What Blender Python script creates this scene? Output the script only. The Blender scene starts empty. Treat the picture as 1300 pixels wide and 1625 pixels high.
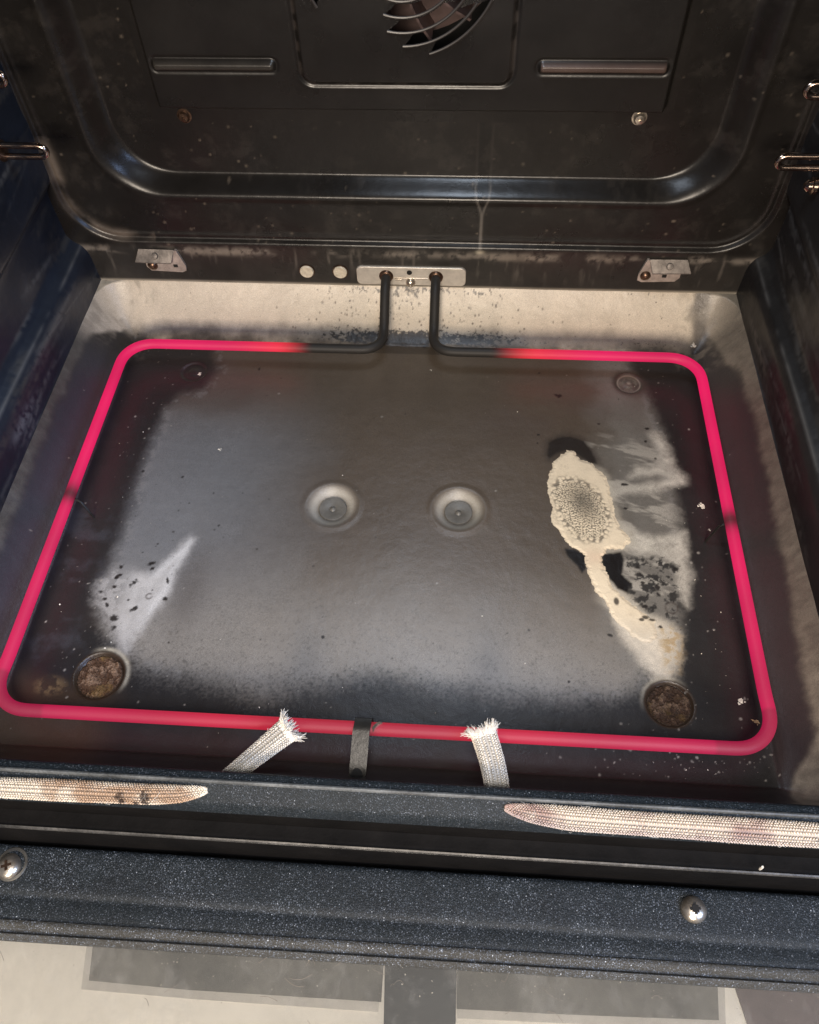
import bpy, math, random
import numpy as np
from mathutils import Vector, Matrix
random.seed(7); rng = np.random.default_rng(11)
sc = bpy.context.scene
R = math.radians

# ------------------------------------------------------------------ camera
FPX, PITCH, YAW, ROLL = 1277.69, 0.95755, 0.099787, -0.0432995
CAM = np.array([0.0383286, -0.142426, 0.413826]); CX, CY = 650.0, 812.5
def cam_axes():
    cp, sp = math.cos(PITCH), math.sin(PITCH); cy, sy = math.cos(YAW), math.sin(YAW)
    Rz = np.array([[cy, -sy, 0], [sy, cy, 0], [0, 0, 1.0]])
    f = Rz @ np.array([0, cp, -sp]); u = Rz @ np.array([0, sp, cp]); r = Rz @ np.array([1.0, 0, 0])
    return math.cos(ROLL) * r + math.sin(ROLL) * u, -math.sin(ROLL) * r + math.cos(ROLL) * u, f
AR, AU, AF = cam_axes()
cd = bpy.data.cameras.new('camera'); cam = bpy.data.objects.new('camera', cd); sc.collection.objects.link(cam)
M = Matrix(((AR[0], AU[0], -AF[0], CAM[0]), (AR[1], AU[1], -AF[1], CAM[1]), (AR[2], AU[2], -AF[2], CAM[2]), (0, 0, 0, 1)))
cam.matrix_world = M
cd.sensor_fit = 'VERTICAL'; cd.sensor_height = 24.0; cd.lens = FPX / 1625.0 * 24.0
cd.clip_start = 0.01; cd.clip_end = 50
sc.camera = cam

# ------------------------------------------------------------------ world and lamps
w = bpy.data.worlds.new('World'); sc.world = w; w.use_nodes = True
bg = w.node_tree.nodes['Background']; bg.inputs[0].default_value = (0.55, 0.56, 0.62, 1); bg.inputs[1].default_value = 0.33
def area(name, loc, target, size, energy, color, sy=None):
    l = bpy.data.lights.new(name, 'AREA'); l.shape = 'RECTANGLE'; l.size = size; l.size_y = sy or size
    l.energy = energy; l.color = color
    o = bpy.data.objects.new(name, l); sc.collection.objects.link(o); o.location = loc
    d = Vector(target) - Vector(loc); o.rotation_euler = d.to_track_quat('-Z', 'Y').to_euler(); return o
area('ceiling_lamp', (0.15, -0.75, 1.55), (0, 0.15, 0), 0.55, 24, (0.99, 0.92, 0.86))
area('low_room_light', (-0.05, -1.5, 0.80), (0, 0.3, 0.05), 0.45, 36, (1.0, 0.86, 0.71))
area('floor_sheen_fill', (0.03, 0.255, 0.380), (0.03, 0.19, 0), 0.08, 0.44, (0.74, 0.85, 1.0))  # added unseen light in the oven roof, for the floor's cool sheen
area('window_light', (1.1, -0.75, 0.95), (-0.2, 0.1, 0.05), 0.6, 22, (0.42, 0.60, 1.0), 0.6)
sc.view_settings.view_transform = 'Standard'; sc.view_settings.look = 'None'
sc.view_settings.exposure = 0.0; sc.view_settings.gamma = 1.0

# ------------------------------------------------------------------ measuring helpers
def at(px, py, ax, v):            # a photo point onto the plane axis=v
    d = AF + AR * (px - CX) / FPX - AU * (py - CY) / FPX
    return CAM + d * ((v - CAM[ax]) / d[ax])
def fl(px, py, z=0.0): return at(px, py, 2, z)[:2]
def polyw(pts, z=0.0): return np.array([fl(x, y, z) for x, y in pts])

# ------------------------------------------------------------------ noise, masks
def vnoise(x, y, seed=0):
    xi = np.floor(x).astype(np.int64); yi = np.floor(y).astype(np.int64); fx = x - xi; fy = y - yi
    fx = fx * fx * (3 - 2 * fx); fy = fy * fy * (3 - 2 * fy)
    def h(a, b):
        n = (a * 374761393 + b * 668265263 + seed * 974634777) & 0x7fffffff
        n = ((n ^ (n >> 13)) * 1274126177) & 0x7fffffff
        return ((n ^ (n >> 16)) & 0xffff) / 65535.0
    return (h(xi, yi) * (1 - fx) + h(xi + 1, yi) * fx) * (1 - fy) + (h(xi, yi + 1) * (1 - fx) + h(xi + 1, yi + 1) * fx) * fy
def fbm(x, y, s, seed=0, o=4, g=.55):
    t = 0; a = 1; n = 0
    for i in range(o):
        t = t + a * vnoise(x * s * 2 ** i + i * 17.3, y * s * 2 ** i - i * 9.1, seed + i); n += a; a *= g
    return t / n
def ss(a, b, x): 
    t = np.clip((x - a) / (b - a), 0, 1); return t * t * (3 - 2 * t)
def sdpoly(x, y, P):              # signed distance, negative inside
    d = np.full(x.shape, 1e9); ins = np.zeros(x.shape, bool); n = len(P)
    for i in range(n):
        ax, ay = P[i]; bx, by = P[(i + 1) % n]; ex, ey = bx - ax, by - ay
        wx, wy = x - ax, y - ay
        t = np.clip((wx * ex + wy * ey) / (ex * ex + ey * ey + 1e-15), 0, 1)
        d = np.minimum(d, (wx - ex * t) ** 2 + (wy - ey * t) ** 2)
        c = ((ay > y) != (by > y)) & (x < (bx - ax) * (y - ay) / (by - ay + 1e-15) + ax)
        ins ^= c
    d = np.sqrt(d); return np.where(ins, -d, d)
def sdrr(x, z, hx, z0, z1, r, r1=None):    # rounded rectangle
    cz = (z0 + z1) / 2; hz = (z1 - z0) / 2
    qx = np.abs(x) - hx + r; qz = np.abs(z - cz) - hz + r
    return np.hypot(np.maximum(qx, 0), np.maximum(qz, 0)) + np.minimum(np.maximum(qx, qz), 0) - r
def mix(a, b, t):
    t = np.asarray(t)[..., None]; return a * (1 - t) + np.asarray(b) * t

# ------------------------------------------------------------------ materials
def mat(name, col=(.5, .5, .5), rough=.5, metal=0, attr=False, bump=None, spec=.5, coat=0, emis=None, colnoise=None, grain=None, roughnoise=None):
    m = bpy.data.materials.new(name); m.use_nodes = True; nt = m.node_tree; b = nt.nodes['Principled BSDF']; L = nt.links
    b.inputs['Roughness'].default_value = rough; b.inputs['Metallic'].default_value = metal
    b.inputs['Specular IOR Level'].default_value = spec; b.inputs['Coat Weight'].default_value = coat
    b.inputs['Coat Roughness'].default_value = .12
    tc = nt.nodes.new('ShaderNodeTexCoord')
    def noise(scale, det=3, rough_=.6):
        n = nt.nodes.new('ShaderNodeTexNoise'); n.inputs['Scale'].default_value = scale; n.inputs['Detail'].default_value = det
        n.inputs['Roughness'].default_value = rough_; L.new(tc.outputs['Object'], n.inputs['Vector']); return n
    def mr(src, a, b2, c, d):
        n = nt.nodes.new('ShaderNodeMapRange'); L.new(src, n.inputs[0])
        for i, v in enumerate((a, b2, c, d)): n.inputs[i + 1].default_value = v
        return n.outputs[0]
    if attr:
        a = nt.nodes.new('ShaderNodeAttribute'); a.attribute_name = 'Col'; src = a.outputs['Color']
    else:
        rgb = nt.nodes.new('ShaderNodeRGB'); rgb.outputs[0].default_value = (*col, 1); src = rgb.outputs[0]
    for spec_ in ([colnoise] if colnoise else []) + ([grain] if grain else []):
        sc_, lo, hi = spec_; n = noise(sc_, 4, .65); f = mr(n.outputs[0], .3, .7, lo, hi)
        v = nt.nodes.new('ShaderNodeVectorMath'); v.operation = 'SCALE'; L.new(src, v.inputs[0]); L.new(f, v.inputs['Scale']); src = v.outputs[0]
    L.new(src, b.inputs['Base Color'])
    if roughnoise:
        sc_, lo, hi = roughnoise; n = noise(sc_, 4); L.new(mr(n.outputs[0], .3, .7, lo, hi), b.inputs['Roughness'])
    if bump:
        last = None
        for sc_, dist in bump:
            n = noise(sc_, 3); bp = nt.nodes.new('ShaderNodeBump'); bp.inputs['Distance'].default_value = dist; bp.inputs['Strength'].default_value = 1
            L.new(n.outputs[0], bp.inputs['Height'])
            if last: L.new(last.outputs[0], bp.inputs['Normal'])
            last = bp
        L.new(last.outputs[0], b.inputs['Normal'])
    m['_b'] = 1
    return m
def speckled(name, base, amt=.5):
    m = mat(name, base, .55, bump=[(260, .0002), (1300, .0004)], colnoise=(60, .75, 1.25), grain=(2200, .35, 1.9), spec=.3)
    nt = m.node_tree; L = nt.links; b = nt.nodes['Principled BSDF']; src = b.inputs['Base Color'].links[0].from_socket
    tc = [n for n in nt.nodes if n.type == 'TEX_COORD'][0]
    cur = src
    for scale, thr, colr, keep in ((900, .34, (.17, .19, .22), .8), (1500, .42, (.10, .115, .135), 1.0), (480, .16, (.5, .53, .56), .45)):
        v = nt.nodes.new('ShaderNodeTexVoronoi'); v.inputs['Scale'].default_value = scale; L.new(tc.outputs['Object'], v.inputs['Vector'])
        lt = nt.nodes.new('ShaderNodeMapRange'); lt.inputs[1].default_value = thr; lt.inputs[2].default_value = thr * .55; lt.inputs[3].default_value = 0; lt.inputs[4].default_value = 1
        L.new(v.outputs['Distance'], lt.inputs[0])
        sep = nt.nodes.new('ShaderNodeSeparateColor'); L.new(v.outputs['Color'], sep.inputs[0])
        g = nt.nodes.new('ShaderNodeMapRange'); g.inputs[1].default_value = 1 - keep; g.inputs[2].default_value = 1; L.new(sep.outputs[0], g.inputs[0]); g.inputs[3].default_value = 0; g.inputs[4].default_value = 1
        mu = nt.nodes.new('ShaderNodeMath'); mu.operation = 'MULTIPLY'; L.new(lt.outputs[0], mu.inputs[0]); L.new(g.outputs[0], mu.inputs[1])
        # uneven density
        n = nt.nodes.new('ShaderNodeTexNoise'); n.inputs['Scale'].default_value = 28; L.new(tc.outputs['Object'], n.inputs['Vector'])
        d = nt.nodes.new('ShaderNodeMapRange'); d.inputs[1].default_value = .35; d.inputs[2].default_value = .65; d.inputs[3].default_value = .6 * amt; d.inputs[4].default_value = 1.4 * amt; L.new(n.outputs[0], d.inputs[0])
        m2 = nt.nodes.new('ShaderNodeMath'); m2.operation = 'MULTIPLY'; m2.use_clamp = True; L.new(mu.outputs[0], m2.inputs[0]); L.new(d.outputs[0], m2.inputs[1])
        mx = nt.nodes.new('ShaderNodeMix'); mx.data_type = 'RGBA'; L.new(m2.outputs[0], mx.inputs[0]); L.new(cur, mx.inputs[6]); mx.inputs[7].default_value = (*colr, 1); cur = mx.outputs[2]
    L.new(cur, b.inputs['Base Color']); return m

FLOOR = mat('worn_floor_enamel', attr=True, rough=.40, grain=(3000, .60, 1.42), bump=[(1800, .00012), (90, .0004)], roughnoise=(40, .29, .39), spec=.5)
BACK = mat('dark_back_enamel', attr=True, rough=.3, bump=[(70, .00022), (14, .0004), (900, .00003)], colnoise=(25, .75, 1.25), roughnoise=(22, .24, .36), spec=.35)
SIDE = mat('side_enamel', attr=True, rough=.38, bump=[(60, .0006), (12, .001)], colnoise=(20, .7, 1.3), roughnoise=(22, .30, .52), spec=.4)
RIM = speckled('speckled_blue_enamel', (.0045, .0078, .0100), .45)
DOORM = speckled('speckled_door_enamel', (.0060, .0088, .0105), .8)
GAPM = mat('dark_gap_metal', (.0042, .0036, .0032), .7, spec=.08, bump=[(200, .0003)], colnoise=(40, .6, 1.5))
STEEL = mat('dull_zinc_plate', (.64, .59, .52), .42, .55, bump=[(300, .0001)], colnoise=(120, .8, 1.12))
CLIPB = mat('dull_clip_zinc', (.42, .36, .32), .5, .4, colnoise=(150, .6, 1.2), bump=[(300, .0002)])
CLIP = mat('stained_zinc', (.17, .15, .135), .5, .5, colnoise=(150, .55, 1.25), bump=[(300, .0002)])
SCREW = mat('tarnished_screw', (.62, .55, .46), .28, .9, colnoise=(250, .55, 1.15), bump=[(500, .0001)])
DKSCREW = mat('burnt_screw', (.10, .06, .04), .3, .8, colnoise=(300, .5, 1.6))
WIRE = mat('heat_tinted_chrome', (.55, .42, .34), .16, 1.0, colnoise=(60, .5, 1.1))
BLACK = mat('black_hole', (.004, .0035, .003), .8)
STRAP = mat('oxidised_steel_strap', (.030, .028, .025), .32, .7, colnoise=(90, .7, 1.3), bump=[(400, .0001)])
FANM = mat('brown_fan_metal', (.13, .09, .085), .45, .6, colnoise=(60, .6, 1.3))
CRUST = mat('burnt_brown_crust', attr=True, rough=.75, bump=[(500, .0006), (160, .001)], spec=.25, grain=(900, .6, 1.5))
RES = mat('baked_cream_residue', attr=True, rough=.6, bump=[(300, .0002)], spec=.3, grain=(1500, .9, 1.08))
BRAID = mat('glass_fibre_braid', attr=True, rough=.55, spec=.4)
FIBRE = mat('frayed_fibre', (.66, .62, .55), .5, spec=.4)
CORE = mat('braid_core', (.09, .075, .06), .9)
FLAKE = mat('white_enamel_flake', (.72, .67, .58), .6, colnoise=(700, .7, 1.15))
YFLAKE = mat('yellow_flake', (.55, .42, .22), .6, colnoise=(700, .7, 1.15))
PLUG = mat('cream_plug', (.58, .52, .41), .5, colnoise=(330, .68, 1.15), bump=[(400, .0003)])
TRIM = speckled('door_trim', (.030, .028, .023), 1.5)
RINGM = mat('worn_washer', (.16, .15, .13), .4, .6, colnoise=(80, .5, 1.2))
CREAM = mat('cream_panel', (.90, .84, .75), .5, colnoise=(35, .9, 1.05), grain=(12, .94, 1.04))
REFL = mat('grey_reflection', (.145, .138, .122), .5, colnoise=(35, .6, 1.45))  # grey of the strips that imitate reflections in the door glass
GREYB = mat('dark_grey_reflection', (.035, .038, .04), .4, colnoise=(60, .8, 1.2))
PINKB = mat('brownish_reflection', (.13, .095, .09), .45, colnoise=(50, .8, 1.2))
def glassmat():
    m = bpy.data.materials.new('dirty_door_glass'); m.use_nodes = True; nt = m.node_tree; nt.nodes.clear(); L = nt.links
    o = nt.nodes.new('ShaderNodeOutputMaterial'); t = nt.nodes.new('ShaderNodeBsdfTransparent'); t.inputs[0].default_value = (.98, .98, .97, 1)
    g = nt.nodes.new('ShaderNodeBsdfGlossy'); g.inputs['Roughness'].default_value = .06; f = nt.nodes.new('ShaderNodeFresnel'); f.inputs[0].default_value = 1.5
    mx = nt.nodes.new('ShaderNodeMixShader'); L.new(f.outputs[0], mx.inputs[0]); L.new(t.outputs[0], mx.inputs[1]); L.new(g.outputs[0], mx.inputs[2])
    d = nt.nodes.new('ShaderNodeBsdfDiffuse'); d.inputs[0].default_value = (.72, .68, .60, 1)
    tc = nt.nodes.new('ShaderNodeTexCoord'); n = nt.nodes.new('ShaderNodeTexNoise'); n.inputs['Scale'].default_value = 45; n.inputs['Detail'].default_value = 6; n.inputs['Roughness'].default_value = .7
    mp = nt.nodes.new('ShaderNodeMapping'); mp.inputs['Scale'].default_value = (1, .7, 1); L.new(tc.outputs['Object'], mp.inputs[0]); L.new(mp.outputs[0], n.inputs['Vector'])
    r = nt.nodes.new('ShaderNodeMapRange'); r.inputs[1].default_value = .5; r.inputs[2].default_value = .75; r.inputs[3].default_value = .05; r.inputs[4].default_value = .16; L.new(n.outputs[0], r.inputs[0])
    m2 = nt.nodes.new('ShaderNodeMixShader'); L.new(r.outputs[0], m2.inputs[0]); L.new(mx.outputs[0], m2.inputs[1]); L.new(d.outputs[0], m2.inputs[2])
    L.new(m2.outputs[0], o.inputs[0]); return m
GLASS = glassmat()
def glowmat():
    m = mat('glowing_element_sheath', (.03, .026, .024), .55, spec=.3, bump=[(500, .00005)]); nt = m.node_tree; L = nt.links; b = nt.nodes['Principled BSDF']
    a = nt.nodes.new('ShaderNodeAttribute'); a.attribute_name = 'Col'; s = nt.nodes.new('ShaderNodeSeparateColor'); L.new(a.outputs['Color'], s.inputs[0])
    e = nt.nodes.new('ShaderNodeMix'); e.data_type = 'RGBA'; e.inputs[6].default_value = (.85, .03, .035, 1); e.inputs[7].default_value = (.80, .006, .105, 1)
    L.new(s.outputs[1], e.inputs[0]); L.new(e.outputs[2], b.inputs['Emission Color'])
    L.new(s.outputs[0], b.inputs['Emission Strength']); 
    bc = nt.nodes.new('ShaderNodeMix'); bc.data_type = 'RGBA'; bc.inputs[6].default_value = (.022, .02, .018, 1); bc.inputs[7].default_value = (.12, .012, .03, 1); L.new(s.outputs[0], bc.inputs[0]); L.new(bc.outputs[2], b.inputs['Base Color'])
    return m
GLOW = glowmat()

# ------------------------------------------------------------------ object helpers
def link(o, parent=None):
    sc.collection.objects.link(o); o.parent = parent; return o
def tag(o, label=None, cat=None, group=None, kind=None):
    if label: o['label'] = label
    if cat: o['category'] = cat
    if group: o['group'] = group
    if kind: o['kind'] = kind
    return o
def thing(name, label, cat, loc=(0, 0, 0), group=None):
    o = bpy.data.objects.new(name, None); o.empty_display_size = .01; o.location = loc; link(o); return tag(o, label, cat, group)
class MB:
    def __init__(s): s.v = []; s.f = []; s.c = []; s.n = 0
    def add(s, v, f, c=None):
        v = np.asarray(v, float).reshape(-1, 3); s.v.append(v)
        s.f.extend([tuple(int(i) + s.n for i in q) for q in f]); s.n += len(v)
        s.c.append(np.tile(np.array(c if c is not None else (.5, .5, .5), float), (len(v), 1)) if c is None or np.ndim(c) == 1 else np.asarray(c))
    def box(s, x0, x1, y0, y1, z0, z1, c=None):
        v = [(x, y, z) for z in (z0, z1) for y in (y0, y1) for x in (x0, x1)]
        s.add(v, [(0, 2, 3, 1), (4, 5, 7, 6), (0, 1, 5, 4), (2, 6, 7, 3), (0, 4, 6, 2), (1, 3, 7, 5)], c)
    def extr(s, prof, x0, x1, nx=1, closed=False):       # (y,z) profile swept along x
        xs = np.linspace(x0, x1, nx + 1); m = len(prof)
        v = [(x, p[0], p[1]) for x in xs for p in prof]
        f = [(i * m + j, i * m + (j + 1) % m, (i + 1) * m + (j + 1) % m, (i + 1) * m + j) for i in range(nx) for j in range(m if closed else m - 1)]
        s.add(v, f)
    def tube(s, path, rad, n=10, cap=True, c=None):
        P = np.asarray(path, float); k = len(P); T = np.gradient(P, axis=0); T /= np.linalg.norm(T, axis=1)[:, None]
        N = np.cross(T[0], (0, 0, 1)); 
        if np.linalg.norm(N) < 1e-3: N = np.cross(T[0], (0, 1, 0))
        N /= np.linalg.norm(N); V = []; rad = np.broadcast_to(rad, k); A = np.linspace(0, 2 * math.pi, n, endpoint=False)
        for i in range(k):
            N = N - T[i] * (N @ T[i]); N /= np.linalg.norm(N); B = np.cross(T[i], N)
            V.append(P[i] + rad[i] * (np.cos(A)[:, None] * N + np.sin(A)[:, None] * B))
        f = [(i * n + j, i * n + (j + 1) % n, (i + 1) * n + (j + 1) % n, (i + 1) * n + j) for i in range(k - 1) for j in range(n)]
        if cap: f += [tuple(range(n))[::-1], tuple((k - 1) * n + j for j in range(n))]
        cc = None if c is None else (np.repeat(np.asarray(c), n, axis=0) if np.ndim(c) == 2 else c)
        s.add(np.concatenate(V), f, cc)
    def lathe(s, prof, c0, axis, n=28, c=None):           # profile (r,h) about axis
        ax = Vector(axis).normalized(); a = ax.orthogonal().normalized(); b = ax.cross(a); a, b, ax = map(np.array, (a, b, ax)); c0 = np.array(c0)
        v = [c0 + ax * h + r * (math.cos(t) * a + math.sin(t) * b) for r, h in prof for t in np.linspace(0, 2 * math.pi, n, endpoint=False)]
        f = [(i * n + j, i * n + (j + 1) % n, (i + 1) * n + (j + 1) % n, (i + 1) * n + j) for i in range(len(prof) - 1) for j in range(n)]
        f.append(tuple((len(prof) - 1) * n + j for j in range(n))); s.add(v, f, c)
    def build(s, name, m, parent=None, smooth=True, bevel=0, angle=40):
        me = bpy.data.meshes.new(name); me.from_pydata([tuple(p) for p in np.concatenate(s.v)], [], s.f); me.materials.append(m)
        c = np.concatenate(s.c); col = me.color_attributes.new('Col', 'FLOAT_COLOR', 'POINT')
        col.data.foreach_set('color', np.c_[c, np.ones(len(c))].astype(np.float32).ravel())
        o = bpy.data.objects.new(name, me); link(o, parent)
        if bevel:
            b = o.modifiers.new('bevel', 'BEVEL'); b.width = bevel; b.segments = 3; b.limit_method = 'ANGLE'; b.angle_limit = R(30)
        if smooth:
            me.polygons.foreach_set('use_smooth', [True] * len(me.polygons)); me.set_sharp_from_angle(angle=R(angle))
        return o
def grid(name, P, col, m, parent=None, keep=None):
    h, w_ = P.shape[:2]; me = bpy.data.meshes.new(name)
    idx = np.arange(h * w_).reshape(h, w_); q = np.stack([idx[:-1, :-1], idx[:-1, 1:], idx[1:, 1:], idx[1:, :-1]], -1).reshape(-1, 4)
    V = P.reshape(-1, 3); C = col.reshape(-1, 3)
    if keep is not None:
        k = keep[:-1, :-1] & keep[1:, 1:] & keep[:-1, 1:] & keep[1:, :-1]; q = q[k.ravel()]
        used = np.unique(q); mp = np.zeros(h * w_, np.int64); mp[used] = np.arange(len(used)); q = mp[q]; V = V[used]; C = C[used]
    me.vertices.add(len(V)); me.vertices.foreach_set('co', V.astype(np.float32).ravel())
    me.loops.add(q.size); me.loops.foreach_set('vertex_index', q.ravel().astype(np.int32))
    me.polygons.add(len(q)); me.polygons.foreach_set('loop_start', (np.arange(len(q)) * 4).astype(np.int32))
    me.polygons.foreach_set('loop_total', np.full(len(q), 4, np.int32)); me.polygons.foreach_set('use_smooth', np.ones(len(q), bool))
    me.update(calc_edges=True); me.materials.append(m)
    ca = me.color_attributes.new('Col', 'FLOAT_COLOR', 'POINT'); ca.data.foreach_set('color', np.c_[C, np.ones(len(C))].astype(np.float32).ravel())
    o = bpy.data.objects.new(name, me); link(o, parent); return o

# ================================================================== THE OVEN
oven = thing('oven', 'open dark enamelled oven with scorched floor, cream burnt edges and its door let down', 'oven', (0, .15, 0))
YB = .326; XW = .231; ZR = .030; FZ = -.031
def I(o): o.matrix_parent_inverse = Matrix.Identity(4); return o
oven.location = (0, 0, 0)

# ---- floor pan
DOT = [(-.04, .150), (.04, .1508)]; DISC = [(-.156, .0284), (.1562, .0288)]; EMB = [(-.1545, .2640), (.156, .2648)]
def floor_h(x, y):
    tx = np.clip((np.abs(x) - .204) / (XW - .204), 0, 1); tb = np.clip((y - .294) / (YB - .294), 0, 1); tf = np.clip((-.012 - y) / (.018), 0, 1)
    ty = np.maximum(tb, tf); t = np.clip((tx ** 3 + ty ** 3) ** (1 / 3), 0, 1)
    z = ZR * (.35 * t + .65 * t ** 2) * ss(0, .12, t)
    for (cx, cy) in DOT:
        r = np.hypot(x - cx, y - cy); z = z - .0050 * (1 - ss(.0070, .0174, r)) + .0005 * ss(.0215, .017, r) * ss(.013, .0175, r)
    for (cx, cy) in EMB:
        r = np.hypot(x - cx, y - cy); z = z - .0012 * (1 - ss(.0078, .0100, r)) + .0007 * (1 - ss(.002, .005, r)) * 1.0
    for (cx, cy) in DISC:
        r = np.hypot(x - cx, y - cy) * (1.055 if cx < 0 else 1.15); z = z - .0022 * (1 - ss(.0128, .0150, r))
    z = z + .0005 * (fbm(x, y, 14, 5, 3) - .5) + .0003 * (fbm(x, y, 60, 9, 2) - .5)
    return z
FADE = polyw([(335, 540), (338, 590), (318, 615), (285, 622), (258, 650), (236, 700), (218, 750), (202, 800), (188, 850), (170, 895), (146, 930), (150, 975), (168, 1020), (192, 1036),
              (212, 1062), (262, 1078), (330, 1094), (420, 1108), (500, 1098), (560, 1086), (640, 1086), (720, 1098), (800, 1112), (880, 1122), (960, 1119), (1020, 1104), (1045, 1088),
              (1066, 1078), (1082, 1040), (1088, 960), (1088, 880), (1082, 820), (1072, 750), (1056, 690), (1036, 635), (1010, 600), (1004, 575), (1004, 540)])
W1 = polyw([(313, 853), (302, 852), (282, 872), (262, 888), (240, 906), (205, 900), (176, 900), (150, 925), (148, 950), (162, 985), (178, 1020), (186, 1038), (204, 1040), (226, 1004), (250, 966), (272, 938), (284, 905), (302, 876)])
W2 = polyw([(955, 930), (975, 925), (1000, 950), (1028, 975), (1060, 985), (1082, 1010), (1080, 1050), (1062, 1078), (1040, 1086), (1015, 1060), (988, 1020), (965, 975)])
TAN = polyw([(1050, 990), (1078, 1000), (1084, 1035), (1074, 1062), (1054, 1062), (1048, 1030)])
C1 = polyw([(868, 722), (871, 703), (884, 695), (904, 693), (926, 700), (940, 716), (948, 736), (936, 734), (918, 722), (900, 712), (884, 718), (872, 728)])
C2 = polyw([(896, 870), (912, 872), (930, 880), (930, 902), (924, 908), (910, 892), (900, 880)])
C3 = polyw([(956, 880), (986, 876), (990, 890), (986, 912), (1002, 926), (996, 940), (980, 934), (966, 916), (958, 900)])
PALE = [polyw(p) for p in ([(965, 772), (1010, 772), (1084, 758), (1086, 768), (1020, 780), (975, 784)], [(980, 836), (1005, 846), (1040, 858), (1086, 846), (1090, 880), (1060, 872), (1020, 876), (985, 868)],
                           [(1040, 690), (1062, 712), (1075, 756), (1040, 752), (1000, 758), (1010, 742), (1050, 740)], [(1060, 880), (1088, 880), (1090, 960), (1076, 930), (1070, 900)])]
GAPR = polyw([(984, 800), (1000, 786), (1074, 786), (1084, 838), (1052, 858), (1008, 844), (986, 828)])
MOTT = polyw([(990, 880), (1080, 890), (1088, 985), (1040, 985), (1000, 955), (985, 920)])
RPOLY = polyw([(898, 711), (912, 715), (922, 728), (940, 736), (954, 750), (963, 762), (968, 780), (972, 806), (980, 832), (994, 848), (1000, 860), (988, 870), (964, 876), (957, 884), (960, 904), (974, 930), (990, 948), (1010, 964), (1034, 984), (1046, 1010), (1030, 1022), (1002, 1008), (980, 985),
            (958, 956), (944, 936), (932, 912), (928, 898), (930, 882), (908, 868), (892, 852), (880, 828), (872, 796), (870, 764), (873, 734), (886, 724)])
CREAMC = np.array((.53, .46, .365)); DARK = np.array((.0185, .0172, .0172))
FLECKS = [(241, 894, 7, 3, -.3), (242, 902, 5, 2.5, -.7), (213, 924, 7, 4, -.8), (190, 913, 6, 3, -.6), (186, 917, 5, 2, -.3), (181, 931, 4, 2.5, 0), (166, 950, 4, 2, 0), (214, 965, 6, 3.5, -.5), (181, 981, 6, 5, .5), (180, 996, 4, 5, .2),
          (262, 950, 4, 3, .2), (266, 920, 2, 5, -.3), (204, 952, 3, 2, 0), (160, 939, 4, 2, .3), (170, 960, 4, 2, 1), (192, 900, 3, 3, 1), (227, 877, 3, 2, 0), (251, 863, 2, 2, 0), (978, 955, 4, 6, -.6), (1024, 963, 6, 3, .3), (1024, 980, 5, 3, .4), (1018, 984, 4, 2.5, 0), (1035, 984, 5, 2, 0),
          (1048, 995, 3, 2, .3), (1043, 932, 4, 6, 0), (1036, 933, 4, 3, .5), (1072, 903, 6, 4, -.4), (1014, 912, 6, 4, 0), (1045, 944, 4, 2, .8), (1012, 900, 4, 2, 0), (1012, 896, 3, 2, .3), (1020, 925, 3, 2, 0), (993, 807, 3, 2, 0), (1027, 680, 3, 2, 0), (1025, 700, 2, 2, 0), (992, 769, 6, 2.5, .1), (968, 1008, 4, 2, .2), (903, 1082, 2.5, 2, 0),
          (882, 627, 5, 3, .7), (888, 628, 3, 5, .4), (950, 673, 2.5, 2, 0), (854, 690, 3, 2, 0), (853, 703, 2, 2, 0), (513, 1011, 2, 2, 0), (227, 748, 3.5, 3, 0), (291, 757, 3, 2, -.4), (412, 585, 1.5, 4, 0), (856, 592, 2, 1.5, 0), (700, 1112, 2, 2, 0), (258, 1052, 3, 1, -.3)]
RINGS = [(1001, 979, 5.5, 2.0), (236.5, 946, 4.5, 2.4), (1013, 1005, 4, 2.5), (1066, 965, 9, 2.5)]
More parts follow.
